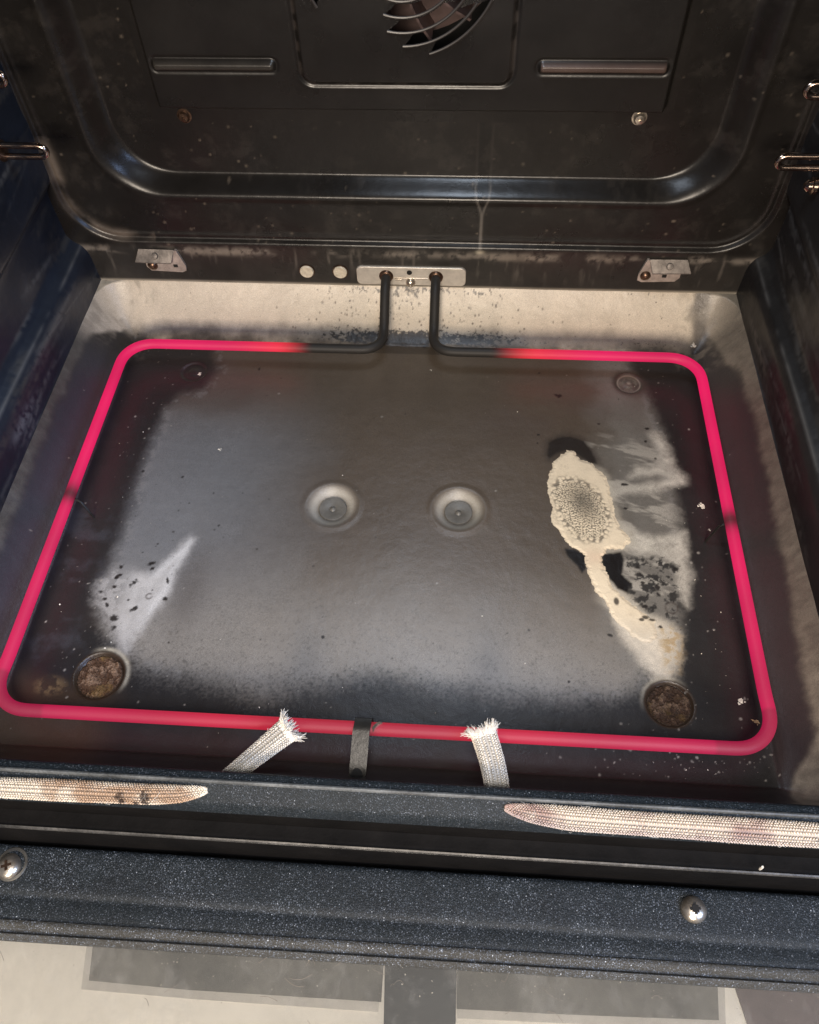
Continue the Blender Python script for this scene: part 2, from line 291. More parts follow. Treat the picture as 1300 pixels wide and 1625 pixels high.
def floor_col(x, y, z):
    n1 = fbm(x, y, 55, 1, 5, .6); n2 = fbm(x, y, 260, 2, 4, .65); n3 = fbm(x, y, 16, 3, 3); fine = fbm(x, y, 900, 4, 2, .8)
    jit = (n1 - .5) * .010 + (n2 - .5) * .003 + (fine - .5) * .002
    C = np.empty(x.shape + (3,)); C[:] = DARK
    C = C * (.75 + .6 * n3)[..., None]
    C = mix(C, (.045, .047, .055), ss(.48, .72, n1) * ss(-.12, -.17, x) * .55 * ss(.25, .15, y))   # scuffed left margin
    C = mix(C, (.05, .033, .022), ss(.45, .65, n3) * ss(-.13, -.16, x) * ss(.08, .03, y) * .8)
    # grey, heat-faded enamel
    G = np.empty_like(C); G[:] = (.078, .061, .046)
    tl = ss(-.03, -.13, x + (n3 - .5) * .05) * ss(.27, .19, y); G = mix(G, (.125, .127, .132), tl)
    lo = ss(.125, .03, y + (n3 - .5) * .03); G = mix(G, (.195, .180, .160), lo)  # worn front half, lightened further to paint the floor's sheen
    rt = ss(.115, .150, x + (n1 - .5) * .03); G = mix(G, (.155, .148, .135), rt * .8)
    G = G * (.86 + .28 * n3 + .16 * (n2 - .5))[..., None]
    G = mix(G, (.075, .070, .062), ss(.58, .85, fine) * (.2 + .35 * lo))
    G = mix(G, (.07, .055, .047), ss(.52, .72, n3) * ss(.17, .24, y) * .6)
    sd = sdpoly(x, y, FADE) + jit
    soft = .0042 + .0035 * ss(.06, .02, y) + .002 * (n3 - .3)
    f = 1 - ss(-soft * 2.2, soft, sd + (fine - .5) * .007 * ss(.07, .03, y))
    C = mix(C, G, f)
    C = mix(C, (.25, .245, .24), f * (1 - ss(0, .006, np.abs(sd + .005))) * ss(.4, .65, n2) * .35 * (np.abs(x) > .11))
    # cove: baked cream
    tb = ss(.293, .310, y + (n1 - .5) * .014) * ss(.225, .19, np.abs(x) * 1.0 + (n1 - .5) * .02 - .012)
    tb = tb * ss(.290, .299, y + (n2 - .5) * .01)
    cc = CREAMC * (.80 + .3 * n1 + .16 * (n2 - .5))[..., None]
    C = mix(C, cc, tb)
    # sides: a thin worn cream edge below the rim
    er = ss(.2222, .2270, x + (n1 - .5) * .007 + .0025 * (n3 - .5) + .012 * ss(.25, .315, y) + .016 * ss(.012, -.022, y) + .003 * ss(.1, 0, y))
    C = mix(C, cc * np.array((.47, .47, .47)), er * (.40 + .6 * n2) * (1 - .25 * ss(.02, .09, y) * ss(.3, .22, y)))
    C = mix(C, (.038, .034, .034), ss(.200, .207, x + (n1 - .5) * .01) * (1 - er) * .8)
    el = ss(.2250, .2290, -x + (n1 - .5) * .006 + .018 * ss(.27, .315, y))
    C = mix(C, np.array((.14, .135, .12)), el * (.15 + .45 * n2)); C = mix(C, cc, el * ss(.262, .290, y) * .85)
    C = mix(C, (.032, .034, .042), ss(.200, .212, -x + (n1 - .5) * .006) * (1 - el) * .85 * ss(.29, .25, y))  # left cove tinted bluish to paint its cool reflection
    # soot at the foot of the back cove, round the terminals
    sx = np.exp(-((x + .035) / .034) ** 2) + np.exp(-((x - .045) / .038) ** 2) + .8 * np.exp(-((x) / .02) ** 2) + .35 * np.exp(-((x - .17) / .03) ** 2)
    so = sx * np.exp(-((y - .3005) / .0048) ** 2) * 1.25 + .5 * sx * np.exp(-((y - .3245) / .0022) ** 2) + .22 * sx * ss(.29, .3, y)
    sfn = fbm(x * .8 + y * .5, y * 1.3, 620, 14, 3, .75)
    C = mix(C, (.018, .013, .010), ss(.52, .64, sfn * .75 + n2 * .35 - .05 + (so - .75) * .30) * (y > .285) * .92)
    C = C * (1 - .45 * np.clip(sx, 0, 1) * ss(.306, .298, y) * (y > .288))[..., None]
    for k in range(130):
        qx = rng.normal(-.03 if k % 2 else .05, .03); qy = rng.uniform(.296, .322); q = np.hypot(x - qx, (y - qy) * .8) if False else None
        j0 = int((qx - X0) / ST); i0 = int((qy - Y0) / ST); sl = (slice(max(i0 - 3, 0), i0 + 4), slice(max(j0 - 3, 0), j0 + 4)); q = np.hypot(x[sl] - qx, y[sl] - qy); C[sl] = mix(C[sl], (.05, .035, .025), (1 - ss(.0003, .0009, q)) * rng.uniform(.3, .9))
    fol = ss(.5, .75, fbm(x * 1.0 + y * .7, y - x * .6, 120, 33, 3)) * ss(.185, .2, np.abs(x)) * ss(.27, .285, y)
    C = mix(C, (.2, .175, .14), fol * .55)
    # left white burn
    sd1 = sdpoly(x, y, W1) + jit * .9; w1 = 1 - ss(-.007, .0035, sd1); w1 = w1 * (1 - ss(-.146, -.160, x + (n3 - .5) * .02) * (.30 + .55 * ss(.42, .58, n2)))
    C = mix(C, np.array((.40, .392, .385)), w1 * (.72 + .45 * (n2 - .35)).clip(0, 1)); C = mix(C, (.60, .60, .60), w1 * np.exp(-((sdpoly(x, y, W1) + .003) / .003) ** 2) * ss(-.147, -.135, x) * .6)
    d = np.exp(-(((x + .147) / .006) ** 2 + ((y - .145) / .02) ** 2))
    # right side streaks
    for P in PALE:
        s = sdpoly(x, y, P) + jit * .7; C = mix(C, (.52, .49, .43), (1 - ss(-.003, .0055, s)) * (.55 + 1.1 * (n2 - .38)).clip(0, .95))
    fan = fbm((x - .10) * .35, (y - .14) + (x - .12) * .25, 150, 77, 4, .6); C = mix(C, (.36, .34, .30), ss(.50, .66, fan) * ss(.112, .128, x) * ss(.195, .182, x) * ss(.225, .20, y) * ss(.075, .10, y) * .7 * f)
    s = sdpoly(x, y, RPOLY) + jit * .8; C = mix(C, (.42, .385, .32), (1 - ss(-.001, .0060, s)) * .55 * ss(.118, .128, x + (n3 - .5) * .01))
    s = sdpoly(x, y, MOTT) + jit; C = mix(C, (.03, .028, .026), (1 - ss(-.003, .002, s)) * ss(.50, .62, n2))
    s = sdpoly(x, y, W2) + jit * .8; C = mix(C, np.array((.56, .51, .43)), (1 - ss(-.006, .003, s)) * (.75 + .9 * (n2 - .4)).clip(0, 1))
    s = sdpoly(x, y, TAN) + jit; C = mix(C, (.30, .20, .08), (1 - ss(-.005, .003, s)) * .75 * ss(.35, .6, n2))
    for P in (C1, C2, C3):
        s = sdpoly(x, y, P) + jit * .25; C = mix(C, (.006, .004, .003), 1 - ss(-.001, .0012, s)); 
    s = sdpoly(x, y, C1) + jit * .5; C = mix(C, (.03, .024, .02), (1 - ss(0, .006, s)) * .55 * ss(.183, .192, y))
    # scorch right of left burn
    C = mix(C, (.06, .05, .045), np.exp(-(((x + .118) / .012) ** 2 + ((y - .085) / .03) ** 2)) * .5)
    # rings round the crusted discs
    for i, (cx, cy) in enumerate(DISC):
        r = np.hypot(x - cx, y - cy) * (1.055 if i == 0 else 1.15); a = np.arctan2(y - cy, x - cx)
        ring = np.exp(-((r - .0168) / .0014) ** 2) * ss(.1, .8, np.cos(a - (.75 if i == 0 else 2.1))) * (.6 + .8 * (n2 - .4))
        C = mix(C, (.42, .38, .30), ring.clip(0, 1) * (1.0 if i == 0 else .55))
        C = mix(C, (.035, .022, .013), np.exp(-(np.maximum(r - .0150, 0) / .0009) ** 2) * .92)
    r = np.hypot(x + .1815, (y - .021) * 1.6); C = mix(C, (.16, .11, .06), (1 - ss(.004, .012, r)) * ss(.42, .6, n2) * .8)
    for i, (cx, cy) in enumerate(EMB):
        r = np.hypot(x - cx, y - cy); C = mix(C, (.035, .028, .024) if i else (.012, .009, .009), np.exp(-((r - .0098) / .0015) ** 2) * .8)
        if i == 0: C = mix(C, DARK, (1 - ss(.010, .018, r + (n1 - .5) * .01)) * .95)
        else:
            C = mix(C, (.05, .04, .035), (1 - ss(.009, .016, r + (n1 - .5) * .008)) * .55); C = mix(C, (.13, .12, .10), (1 - ss(.006, .0085, r)) * ss(.35, .6, n2) * .8); C = mix(C, (.30, .27, .23), np.exp(-((r - .0078) / .0005) ** 2) * .6 + np.exp(-(r / .0012) ** 2) * .8)
    # specks
    for (px, py, a, b, t) in FLECKS:
        cx, cy = fl(px, py); sx_ = a / 2500; sy_ = b / 2300
        sel = (np.abs(x - cx) < .006) & (np.abs(y - cy) < .006)
        if not sel.any(): continue
        dx = x[sel] - cx; dy = y[sel] - cy; u = dx * math.cos(t) - dy * math.sin(t); v = dx * math.sin(t) + dy * math.cos(t)
        k = 1 - ss(.55, 1.25, np.hypot(u / sx_, v / sy_) + (n2[sel] - .5) * 1.5 + (fine[sel] - .5) * .9); C[sel] = mix(C[sel], (.014, .011, .010), k * .95)
    for (px, py, r0, wd) in RINGS:
        cx, cy = fl(px, py); r = np.hypot(x - cx, y - cy); C = mix(C, (.05, .04, .035), np.exp(-((r - r0 / 2600) / (wd / 4500)) ** 2) * .8 * ss(.3, .5, n2))
    for k in range(430):
        cx = rng.uniform(-.205, .205); cy = rng.uniform(-.005, .29)
        if k % 3 == 0: cx = .165 + abs(rng.normal(0, .018)) if k % 2 else -.165 - abs(rng.normal(0, .02))
        if k % 7 == 0: cx, cy = rng.normal(.165, .03), rng.normal(-.001, .006)
        if k % 11 == 0: cx, cy = rng.normal(-.135, .03), rng.normal(.11, .05)
        r0 = .00028 + .00062 * rng.random() ** 3.2
        j0 = int((cx - X0) / ST); i0 = int((cy - Y0) / ST); n = 5
        sl = (slice(max(i0 - n, 0), i0 + n), slice(max(j0 - n, 0), j0 + n)); xx = x[sl]; yy = y[sl]
        if xx.size == 0 or i0 < 0 or j0 < 0: continue
        a = rng.uniform(0, 3.14); e = rng.uniform(.45, 1); u = (xx - cx) * math.cos(a) + (yy - cy) * math.sin(a); v = -(xx - cx) * math.sin(a) + (yy - cy) * math.cos(a)
        kk = 1 - ss(.6, 1.5, np.hypot(u / r0, v / r0 / e)); dark = f[min(i0, f.shape[0] - 1), min(j0, f.shape[1] - 1)] > .5
        c = (.022, .018, .016) if dark and rng.random() < .8 else (.27, .255, .23)
        C[sl] = mix(C[sl], c, kk * rng.uniform(.35, .9))
    for (cx, cy) in DOT:
        r_ = np.hypot(x - cx, y - cy); C = mix(C, (.33, .305, .26), np.exp(-((r_ - .0122) / .0030) ** 2) * .9)  # worn dimple slopes, lightened further to paint their highlight
    # drag marks and fine scratches
    s = (fbm(x * .35 + y * .12, y * 6, 60, 44, 2)); C = C * (1 + .05 * (s - .5))[..., None]
    return C.clip(0, 1)
ST = .0005; X0, Y0 = -XW, FZ
xs = np.arange(-XW, XW + ST / 2, ST); ys = np.arange(FZ, YB + ST / 2, ST); X, Y = np.meshgrid(xs, ys); Z = floor_h(X, Y)
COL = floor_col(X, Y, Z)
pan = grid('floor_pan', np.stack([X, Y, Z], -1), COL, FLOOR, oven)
# pressed discs in the dimples and rusty crusts
for i, (cx, cy) in enumerate(DOT):
    m = MB(); m.lathe([(.0088, -.0010), (.0088, .0014), (.0085, .0019), (.0030, .0017), (.0020, .0012), (.0012, .0021), (.0002, .0024)], (cx, cy, -.0050), (0, 0, 1), 40)
    m.build('dimple_disc', mat('worn_grey_disc_%d' % i, (.105, .098, .085), .42, colnoise=(200, .8, 1.2), bump=[(900, .0001)]) if i == 0 else bpy.data.materials['worn_grey_disc_0'], pan)
for i, (cx, cy) in enumerate(DISC):
    g = np.arange(-.0150, .01501, .0003); a, b = np.meshgrid(g, g); r = np.hypot(a, b) * (1.055 if i == 0 else 1.15); n = fbm(a, b, 260, 50 + i, 5, .65); n2 = fbm(a + n * .01, b - n * .01, 420, 70 + i, 4, .7)
    h = -.0018 + .0026 * (n - .4) + .0012 * np.abs(n2 - .5) * 2 - .001 * ss(.0120, .0145, r)
    c = mix(np.tile(np.array((.10, .052, .028)), r.shape + (1,)), (.30, .19, .12), ss(.5, .68, n)); c = mix(c, (.018, .010, .006), ss(.06, .0, np.abs(n2 - .5)) * .85)
    c = mix(c, (.24, .15, .05), ss(.52, .7, fbm(a, b, 150, 91 + i)) * (.6 if i else .45)); c = c * (.8 if i == 0 else .38)
    c = mix(c, (.02, .012, .008), ss(.0115, .0138, r))
    o = grid('crust_disc', np.stack([cx + a, cy + b, h], -1), c, CRUST, pan, keep=r < .0146)
    if i: o['label'] = 'black-brown crust in the pressed circle'
    else: o['label'] = 'rusty brown crust in the pressed circle'

# ---- back wall
FC = (-.001, .244)            # fan centre (x, z)
bx = np.arange(-.245, .2451, .0009); bz = np.arange(.0285, .3851, .0009); BX, BZ = np.meshgrid(bx, bz)
def back_y(x, z):
    s0 = sdrr(x, z, .2370, .0640, .60, .036); s1 = sdrr(x, z, .2045, .0985, .60, .040); s2 = sdrr(x, z, .1890, .1090, .60, .036)
    y = YB + .0035 * (1 - ss(-.0028, .0005, s0)) - .0008 * np.exp(-((s0 + .004) / .0018) ** 2)
    t = s1 / (s1 - s2); y = y + .0125 * ss(.02, .98, t) - .0007 * np.exp(-((s1 - .001) / .0022) ** 2)
    return y + .0004 * (fbm(x, z, 12, 21, 2) - .5)
BY = back_y(BX, BZ)
n1 = fbm(BX, BZ, 40, 61, 5); n2 = fbm(BX, BZ, 220, 62, 4, .7); vs = fbm(BX * 3.2, BZ * .5, 60, 63, 4)
BC = np.empty(BX.shape + (3,)); BC[:] = (.0105, .0092, .0082)
strip = 1 - ss(.058, .064, BZ); BC = mix(BC, (.022, .020, .018), strip)  # lower strip painted lighter for the way it faces the light
res = np.exp(-((BZ - .0575) / .0028) ** 2) * ss(.46, .6, fbm(BX, BZ * 2, 35, 65, 3)); BC = mix(BC, (.19, .165, .14), res * .75 * ss(.3, .6, n2))
BC = mix(BC, (.16, .14, .12), strip * ss(.62, .78, vs) * .38 * ss(.030, .05, BZ))
for (a, b) in ((.052, .092), (-.157, -.112), (.123, .148)):
    BC = mix(BC, (.17, .145, .12), (BX > a) * (BX < b) * np.exp(-((BZ - .0565) / .0026) ** 2) * .8 * ss(.3, .55, n2))
# dried drip
sdd = np.abs(BX - .048 + .002 * (BZ - .1)) - np.where(BZ > .105, .0045, .0045 * ss(.086, .105, BZ) + .0004)
BC = mix(BC, (.006, .0055, .005), (sdd < 0) * ss(.16, .14, BZ) * (BZ > .088) * .7); BC = mix(BC, (.14, .125, .11), np.exp(-((sdd) / .0007) ** 2) * (ss(.112, .098, BZ) * .7 + .12) * ss(.155, .13, BZ) * (BZ > .062) * .8)
BC = mix(BC, (.35, .31, .24), np.exp(-(((BX - .048) / .0028) ** 2 + ((BZ - .0605) / .0016) ** 2)))
edge = sdrr(BX, BZ, .2370, .0640, .60, .036)
gr_ = fbm(BX, BZ, 95, 66, 5, .7); BC = mix(BC, (.035, .030, .026), ss(.52, .74, gr_) * .32)
for k in range(200):
    qx = rng.uniform(-.23, .23); qz = .06 + .2 * rng.random() ** 1.6; rad = .0003 + .0008 * rng.random() ** 3; j0 = int((qx + .245) / .0009); i0 = int((qz - .0285) / .0009)
    sl = (slice(max(i0 - 2, 0), i0 + 3), slice(max(j0 - 2, 0), j0 + 3)); q = np.hypot(BX[sl] - qx, BZ[sl] - qz); BC[sl] = mix(BC[sl], (.11, .09, .07), (1 - ss(rad * .5, rad + .0006, q)) * rng.uniform(.2, .8))
BC = mix(BC, (.15, .12, .095), np.exp(-((edge + .004) / .0035) ** 2) * (BX < -.18) * (BZ < .14) * ss(.4, .65, n1) * .6)
BC = mix(BC, (.30, .27, .22), (1 - ss(.030, .0325, BZ)) * .8)
BC = BC * (.85 + .3 * n1)[..., None]
keep = np.hypot(BX - FC[0], BZ - FC[1]) > .060
back = grid('back_wall', np.stack([BX, BY, BZ], -1), BC, BACK, oven, keep=keep)
for k, (px, py) in enumerate(((487, 431), (540, 432))):
    p = at(px, py, 1, YB - .001); m = MB(); m.lathe([(.0057, .0), (.0057, .0006), (.0003, .0006)], (p[0], YB - .0002, p[2]), (0, -1, 0), 28); m.build('plug_rim_shadow', DKSCREW, back)  # dark disc painting the shadow round the plug's rim
    m = MB(); m.lathe([(.0050, 0), (.0050, .0010), (.0045, .0016), (.0030, .0014), (.0003, .0015)], (p[0], YB - .0004, p[2]), (0, -1, 0), 28)
    m.build('hole_plug', PLUG, back)

# ---- side walls, ceiling, outer shell
prof = [(.2312, .029), (.2316, .050), (.2322, .055), (.2350, .060), (.2400, .0635), (.2428, .068), (.243, .098), (.2425, .103), (.2398, .1065), (.2372, .110), (.2368, .116), (.2368, .150), (.2375, .158), (.2375, .225), (.2375, .386)]
SIDEW = []
for sgn in (-1, 1):
    pf = np.array(prof); dd = np.r_[0, np.cumsum(np.hypot(*np.diff(pf, axis=0).T))]; tt = np.arange(0, dd[-1], .0010); px_ = np.interp(tt, dd, pf[:, 0]); pz_ = np.interp(tt, dd, pf[:, 1])
    for _ in range(3): px_[1:-1] = (px_[:-2] + 2 * px_[1:-1] + px_[2:]) / 4
    SY, SX = np.meshgrid(np.arange(-.0455, .3325, .0011), px_); SZ = np.repeat(pz_[:, None], SY.shape[1], 1)
    a1 = fbm(SY * .35, SZ * 2.2, 45, 120 + sgn, 4); a2 = fbm(SY, SZ, 260, 130 + sgn, 3, .7); c = np.tile(np.array((.0125, .0165, .0260) if sgn < 0 else (.0135, .0130, .0135)), SY.shape + (1,))  # left wall tinted navy to paint the blue light on it
    c = mix(c, (.050, .048, .046), ss(.58, .78, a1) * ss(.3, .6, a2) * .7)
    for q in range(46):
        cy_, cz_ = rng.uniform(.05, .32), .03 + .2 * rng.random() ** 1.4; ln, wd = rng.uniform(.006, .045), rng.uniform(.0005, .0022); tl = rng.normal(0, .12)
        u = SY - cy_; v = SZ - cz_ - u * tl; c = mix(c, (.10, .10, .10), np.exp(-(u / ln) ** 4 - (v / wd) ** 2) * rng.uniform(.15, .6) * ss(.25, .6, a2))
    c = mix(c, (.13, .135, .14), np.exp(-((SY - .175) / .019) ** 4 - ((SZ - .043 + (SY - .175) * .05) / .0042) ** 2) * .75 * ss(.25, .6, a2) * (sgn < 0))
    c = mix(c, (.11, .10, .085), np.exp(-((SY - .262) / .028) ** 4 - ((SZ - .040) / .0030) ** 2) * .7 * ss(.25, .6, a2) * (sgn > 0))
    for zz_ in (.0600, .1050): c = mix(c, (.10, .10, .10), np.exp(-((SZ - zz_) / .0007) ** 2) * ss(.42, .6, fbm(SY, SY * 0, 30, 7, 3)) * .7)
    P_ = np.stack([sgn * (SX + .0004 * np.sin(SY * 31 + SZ * 40)), SY, SZ], -1)
    if sgn < 0: P_ = P_[:, ::-1]; c = c[:, ::-1]
    o = grid('side_wall', P_, c, SIDE, oven); SIDEW.append(o)
m = MB(); m.box(-.26, .26, -.045, .36, .386, .392, (.014, .014, .015)); m.build('ceiling', SIDE, oven)
m = MB(); m.box(-.27, -.262, -.044, .42, -.05, .40); m.box(.262, .27, -.044, .42, -.05, .40); m.box(-.262, .262, .412, .42, -.05, .40); m.build('outer_casing', BLACK, oven, smooth=False)

# ---- front sill of the oven: lip, sloping gasket seat and the dark gap below
lip = [(-.0285, -.004), (-.0290, .020), (-.0296, .0325), (-.0304, .0350), (-.0318, .0360), (-.0340, .0362), (-.0352, .0366), (-.0362, .0364), (-.0372, .0352), (-.0395, .0332), (-.0425, .0308), (-.0440, .0294), (-.0450, .0265), (-.0453, .018), (-.0455, .002),
       (-.0505, .0005), (-.0528, .0006), (-.0540, -.0006), (-.0538, -.0022), (-.0532, -.006), (-.0534, -.045)]
m = MB(); m.extr(lip[:14], -.30, .30, 60); sill = m.build('front_sill', RIM, oven, angle=80)
s = sill.modifiers.new('subd', 'SUBSURF'); s.levels = 1; s.render_levels = 2
m = MB(); m.extr(lip[13:], -.30, .30, 60); g = m.build('sill_skirt', GAPM, oven, angle=60)
m = MB(); m.extr([(-.0346, .0360), (-.0349, .0369), (-.0356, .0372), (-.0363, .0369), (-.0367, .0356)], -.30, .30, 60); m.build('worn_lip_highlight', mat('worn_enamel_highlight', (.085, .088, .085), .5, colnoise=(45, .35, 1.5), grain=(900, .6, 1.3), bump=[(500, .0002)]), sill)  # pale strip painting the lip's highlight, with some worn enamel
m = MB(); m.extr([(-.0526, .0004), (-.0530, .0012), (-.0537, .0008), (-.0541, -.0004)], -.30, .30, 60); m.build('bare_edge_highlight', mat('edge_highlight_metal', (.07, .066, .06), .4, .3, colnoise=(30, .15, 1.6), grain=(500, .5, 1.4)), g)  # pale bead painting the ledge's highlight line, part worn metal
for sgn in (-1, 1):
    m = MB(); m.box(*sorted((sgn * .2445, sgn * .30)), -.0455, -.030, .030, .40); m.build('front_frame', RIM, oven, bevel=.002)

# ================================================================== FAN AND ITS COVER
cover = thing('fan_cover', 'dark stamped fan cover with curved slots at the top of the back wall', 'fan cover')
cxs = np.arange(-.1588, .1589, .0006); czs = np.arange(.1470, .3851, .0006); A, B = np.meshgrid(cxs, czs)
box_ = sdrr(A, B, .1535, .1555, .60, .004); y = .3372 - .0085 * (1 - ss(-.0035, .0005, box_))
sq = sdrr(A, B, .0605, .1745, .3120, .007); y = y - .0022 * (1 - ss(-.0018, .0004, sq)) + .0010 * np.exp(-((sq - .0012) / .0012) ** 2)
for s in (-1, 1):
    xx = A - s * .1115; e = np.hypot(np.maximum(np.abs(xx) - .0335, 0), np.maximum(np.abs(B - .1842) - .0004, 0)); y = y - .0030 * (1 - ss(.0005, .0032, e)) + .0006 * np.exp(-((e - .0036) / .001) ** 2)
rr = np.hypot(A - FC[0], B - FC[1]); th = np.degrees(np.arctan2(-(B - FC[1]), A - FC[0]))    # 0 = right, 90 = down
# crescent slots
RK = [.0250, .0330, .0408, .0478, .0538]
START = [114, 107, 101, 89, 73]
keep = np.ones(A.shape, bool)
SL = []
for q in range(0, 360, 120):
    for k, (rk, st) in enumerate(zip(RK, START)):
        SL.append((rk, (st + q * 1.03), 84 - 9 * k))
for rk, st, ln in SL:
    dth = (st - th) % 360; t = dth / ln; wdt = .0062 * np.clip(np.minimum(t * 7, (1 - t) * 5), 0, 1)
    keep &= ~((dth < ln) & (rr < rk) & (rr > rk - wdt))
cc = np.empty(A.shape + (3,)); cc[:] = (.0105, .0092, .0082); cc *= (.8 + .4 * fbm(A, B, 30, 81))[..., None]
cc = mix(cc, (.06, .05, .045), (np.exp(-((sq) / .0012) ** 2)) * .6 * ss(.4, .6, fbm(A, B, 200, 82)))
for s in (-1, 1):
    cc = mix(cc, (.09, .06, .05) if s > 0 else (.04, .035, .03), (np.abs(A - s * .1115) < .035) * (1 - ss(.0015, .0035, np.abs(B - .1842))) * .7)
plate = grid('cover_plate', np.stack([A, y, B], -1), cc, BACK, cover, keep=keep)
for rk, st, ln in SL:
    a = np.radians(st - np.linspace(-1, ln, 26)); p = np.stack([FC[0] + np.cos(a) * rk, np.full(26, .3262), FC[1] - np.sin(a) * rk], -1)
    m = MB(); m.tube(p, .0008, 8); m.build('grille_bar', mat('grille_enamel', (.028, .024, .022), .38) if 'grille_enamel' not in bpy.data.materials else bpy.data.materials['grille_enamel'], cover)
for (px, py) in ((292, 185), (1015, 188)):
    p = at(px, py, 1, .336); m = MB(); m.lathe([(.0046, 0), (.0046, .0008), (.0032, .0010), (.0036, .0022), (.0026, .0034), (.0008, .0037), (.0002, .0030)], (p[0], .3375, p[2]), (0, -1, 0), 24); m.build('screw', SCREW if px > 500 else DKSCREW, cover)
fan = thing('convection_fan', 'brown metal fan blades seen through the curved slots of the cover', 'fan')
m = MB(); m.lathe([(.0605, 0), (.0605, .002), (.001, .002)], (0, .372, FC[1]), (0, -1, 0), 48); m.build('back_disc', FANM, fan)
m = MB(); m.lathe([(.014, 0), (.014, .020), (.010, .024), (.001, .024)], (0, .370, FC[1]), (0, -1, 0), 24); m.build('hub', FANM, fan)
for k in range(14):
    a = 2 * math.pi * k / 14 + .12; m = MB(); p = []
    for r in np.linspace(.018, .056, 5):
        b = a + (r - .018) * 9; p.append((math.cos(b) * r, math.sin(b) * r))
    v = [(x, yy, FC[1] + z) for (x, z) in p for yy in (.370, .346)] + [(x + .001, yy, FC[1] + z + .001) for (x, z) in p for yy in (.370, .346)]
    f = []
    for i in range(4): f += [(2 * i, 2 * i + 1, 2 * i + 3, 2 * i + 2), (10 + 2 * i, 12 + 2 * i, 13 + 2 * i, 11 + 2 * i), (2 * i + 1, 11 + 2 * i, 13 + 2 * i, 2 * i + 3)]
    m.add(v, f); m.build('blade', FANM, fan, smooth=False)

# ================================================================== HEATING ELEMENT
def arc(c, r, a0, a1, n=10):
    return [(c[0] + r * math.cos(t), c[1] + r * math.sin(t)) for t in np.radians(np.linspace(a0, a1, n))]
elem = thing('heating_element', 'glowing red-pink bent tube element on the oven floor with black ends', 'heating element')
EZ = .0180; TR = .0034; HX = .2010; HXb = .2000; D = .2726; rc = .019
path = []
lx = -.0178
def seg(a, b, n): return [tuple(np.array(a) + (np.array(b) - np.array(a)) * t) for t in np.linspace(0, 1, n, endpoint=False)]
half = []   # one half from plate, mirrored
half += seg((lx, YB - .001, .0400), (lx, YB - .006, .0400), 4) + [(lx, YB - .010, .0392), (lx, YB - .014, .0372)]
half += seg((lx, YB - .017, .0350), (lx, .2945, .0205), 8) + [(lx, .2915, .0190), (lx, .2885, .0181)]
half += [(x, y_, EZ) for x, y_ in arc((lx - .0130, D + .0130), .0130, 0, -90, 10)]
half += seg((lx - .016, D, EZ), (-(HXb - rc), D, EZ), 30) + [(x, y_, EZ) for x, y_ in arc((-(HXb - rc), D - rc), rc, 90, 180, 12)]
half += seg((-HXb, D - rc - .004, EZ), (-HX + .0010, rc + .004, EZ), 40) + [(x, y_, EZ) for x, y_ in arc((-(HX - .0005 - rc), rc), rc, 180, 270, 12)]
half += seg((-(HX - rc) + .004, 0, EZ), (0, 0, EZ), 34)
half = np.array(half); other = half[::-1].copy(); other[:, 0] *= -1
P = np.concatenate([half, [(0, 0, EZ)], other])
# resample evenly
d = np.r_[0, np.cumsum(np.linalg.norm(np.diff(P, axis=0), axis=1))]; N = 620; s_ = np.linspace(0, d[-1], N); P = np.stack([np.interp(s_, d, P[:, i]) for i in range(3)], -1)
Pk = P.copy()
for _ in range(3): Pk[1:-1] = (Pk[:-2] + 2 * Pk[1:-1] + Pk[2:]) / 4
P = Pk
def emission(p):
    x, y_, z = p; e = 1.0; g = 1.0
    if y_ > .262 and abs(x) < .17:
        e = float(ss(.066, .094, -x) if x < 0 else ss(.058, .092, x)); g = float(ss(.07, .14, abs(x)))
    if y_ > .276: e = 0
    if abs(x) > .17:
        e *= 1 - .85 * math.exp(-((y_ - (.1375 if x < 0 else .1365)) / .0065) ** 2); e *= .74 + .26 * float(ss(.0, .2, y_))
    if y_ < .02: e *= .66 - .10 * math.exp(-((x + .003) / .05) ** 2); g = .35 + .65 * float(ss(.05, .2, abs(x)))
    if y_ < .02: e *= 1 - .75 * math.exp(-((x + .003) / .0045) ** 2)
    return e * (.84 + .10 * math.sin(x * 61 + y_ * 47) * math.sin(y_ * 90 - x * 23)), g
ec = np.array([(*emission(p), 0) for p in P])
m = MB(); m.tube(P, TR, 20, c=ec); m.build('tube', GLOW, elem)
# terminal plate
m = MB(); hx, z0, z1, r = .0390, .0325, .0478, .0035
pts = [(hx - r + r * math.cos(t), z1 - r + r * math.sin(t)) for t in np.radians(np.linspace(0, 90, 6))] + [(-hx + r + r * math.cos(t), z1 - r + r * math.sin(t)) for t in np.radians(np.linspace(90, 180, 6))] + \
      [(-hx + r + r * math.cos(t), z0 + r + r * math.sin(t)) for t in np.radians(np.linspace(180, 270, 6))] + [(hx - r + r * math.cos(t), z0 + r + r * math.sin(t)) for t in np.radians(np.linspace(270, 360, 6))]
n = len(pts); m.add([(x, YB - .0016, z) for x, z in pts] + [(x, YB + .002, z) for x, z in pts], [tuple(range(n))] + [(i, n + i, n + (i + 1) % n, (i + 1) % n) for i in range(n)])
tp = m.build('terminal_plate', STEEL, elem, bevel=.0004)
for s in (-1, 1):
    m = MB(); m.lathe([(.0052, 0), (.0050, .0012), (.0042, .0020), (.0036, .0022)], (s * .0178, YB - .0014, .0402), (0, -1, 0), 24); m.build('collar', DKSCREW, tp)
m = MB(); m.lathe([(.0034, 0), (.0034, .001), (.0028, .0022), (.0014, .0029), (.0003, .0024)], (-.0004, YB - .0016, .0352), (0, -1, 0), 24); m.build('screw', SCREW, tp)
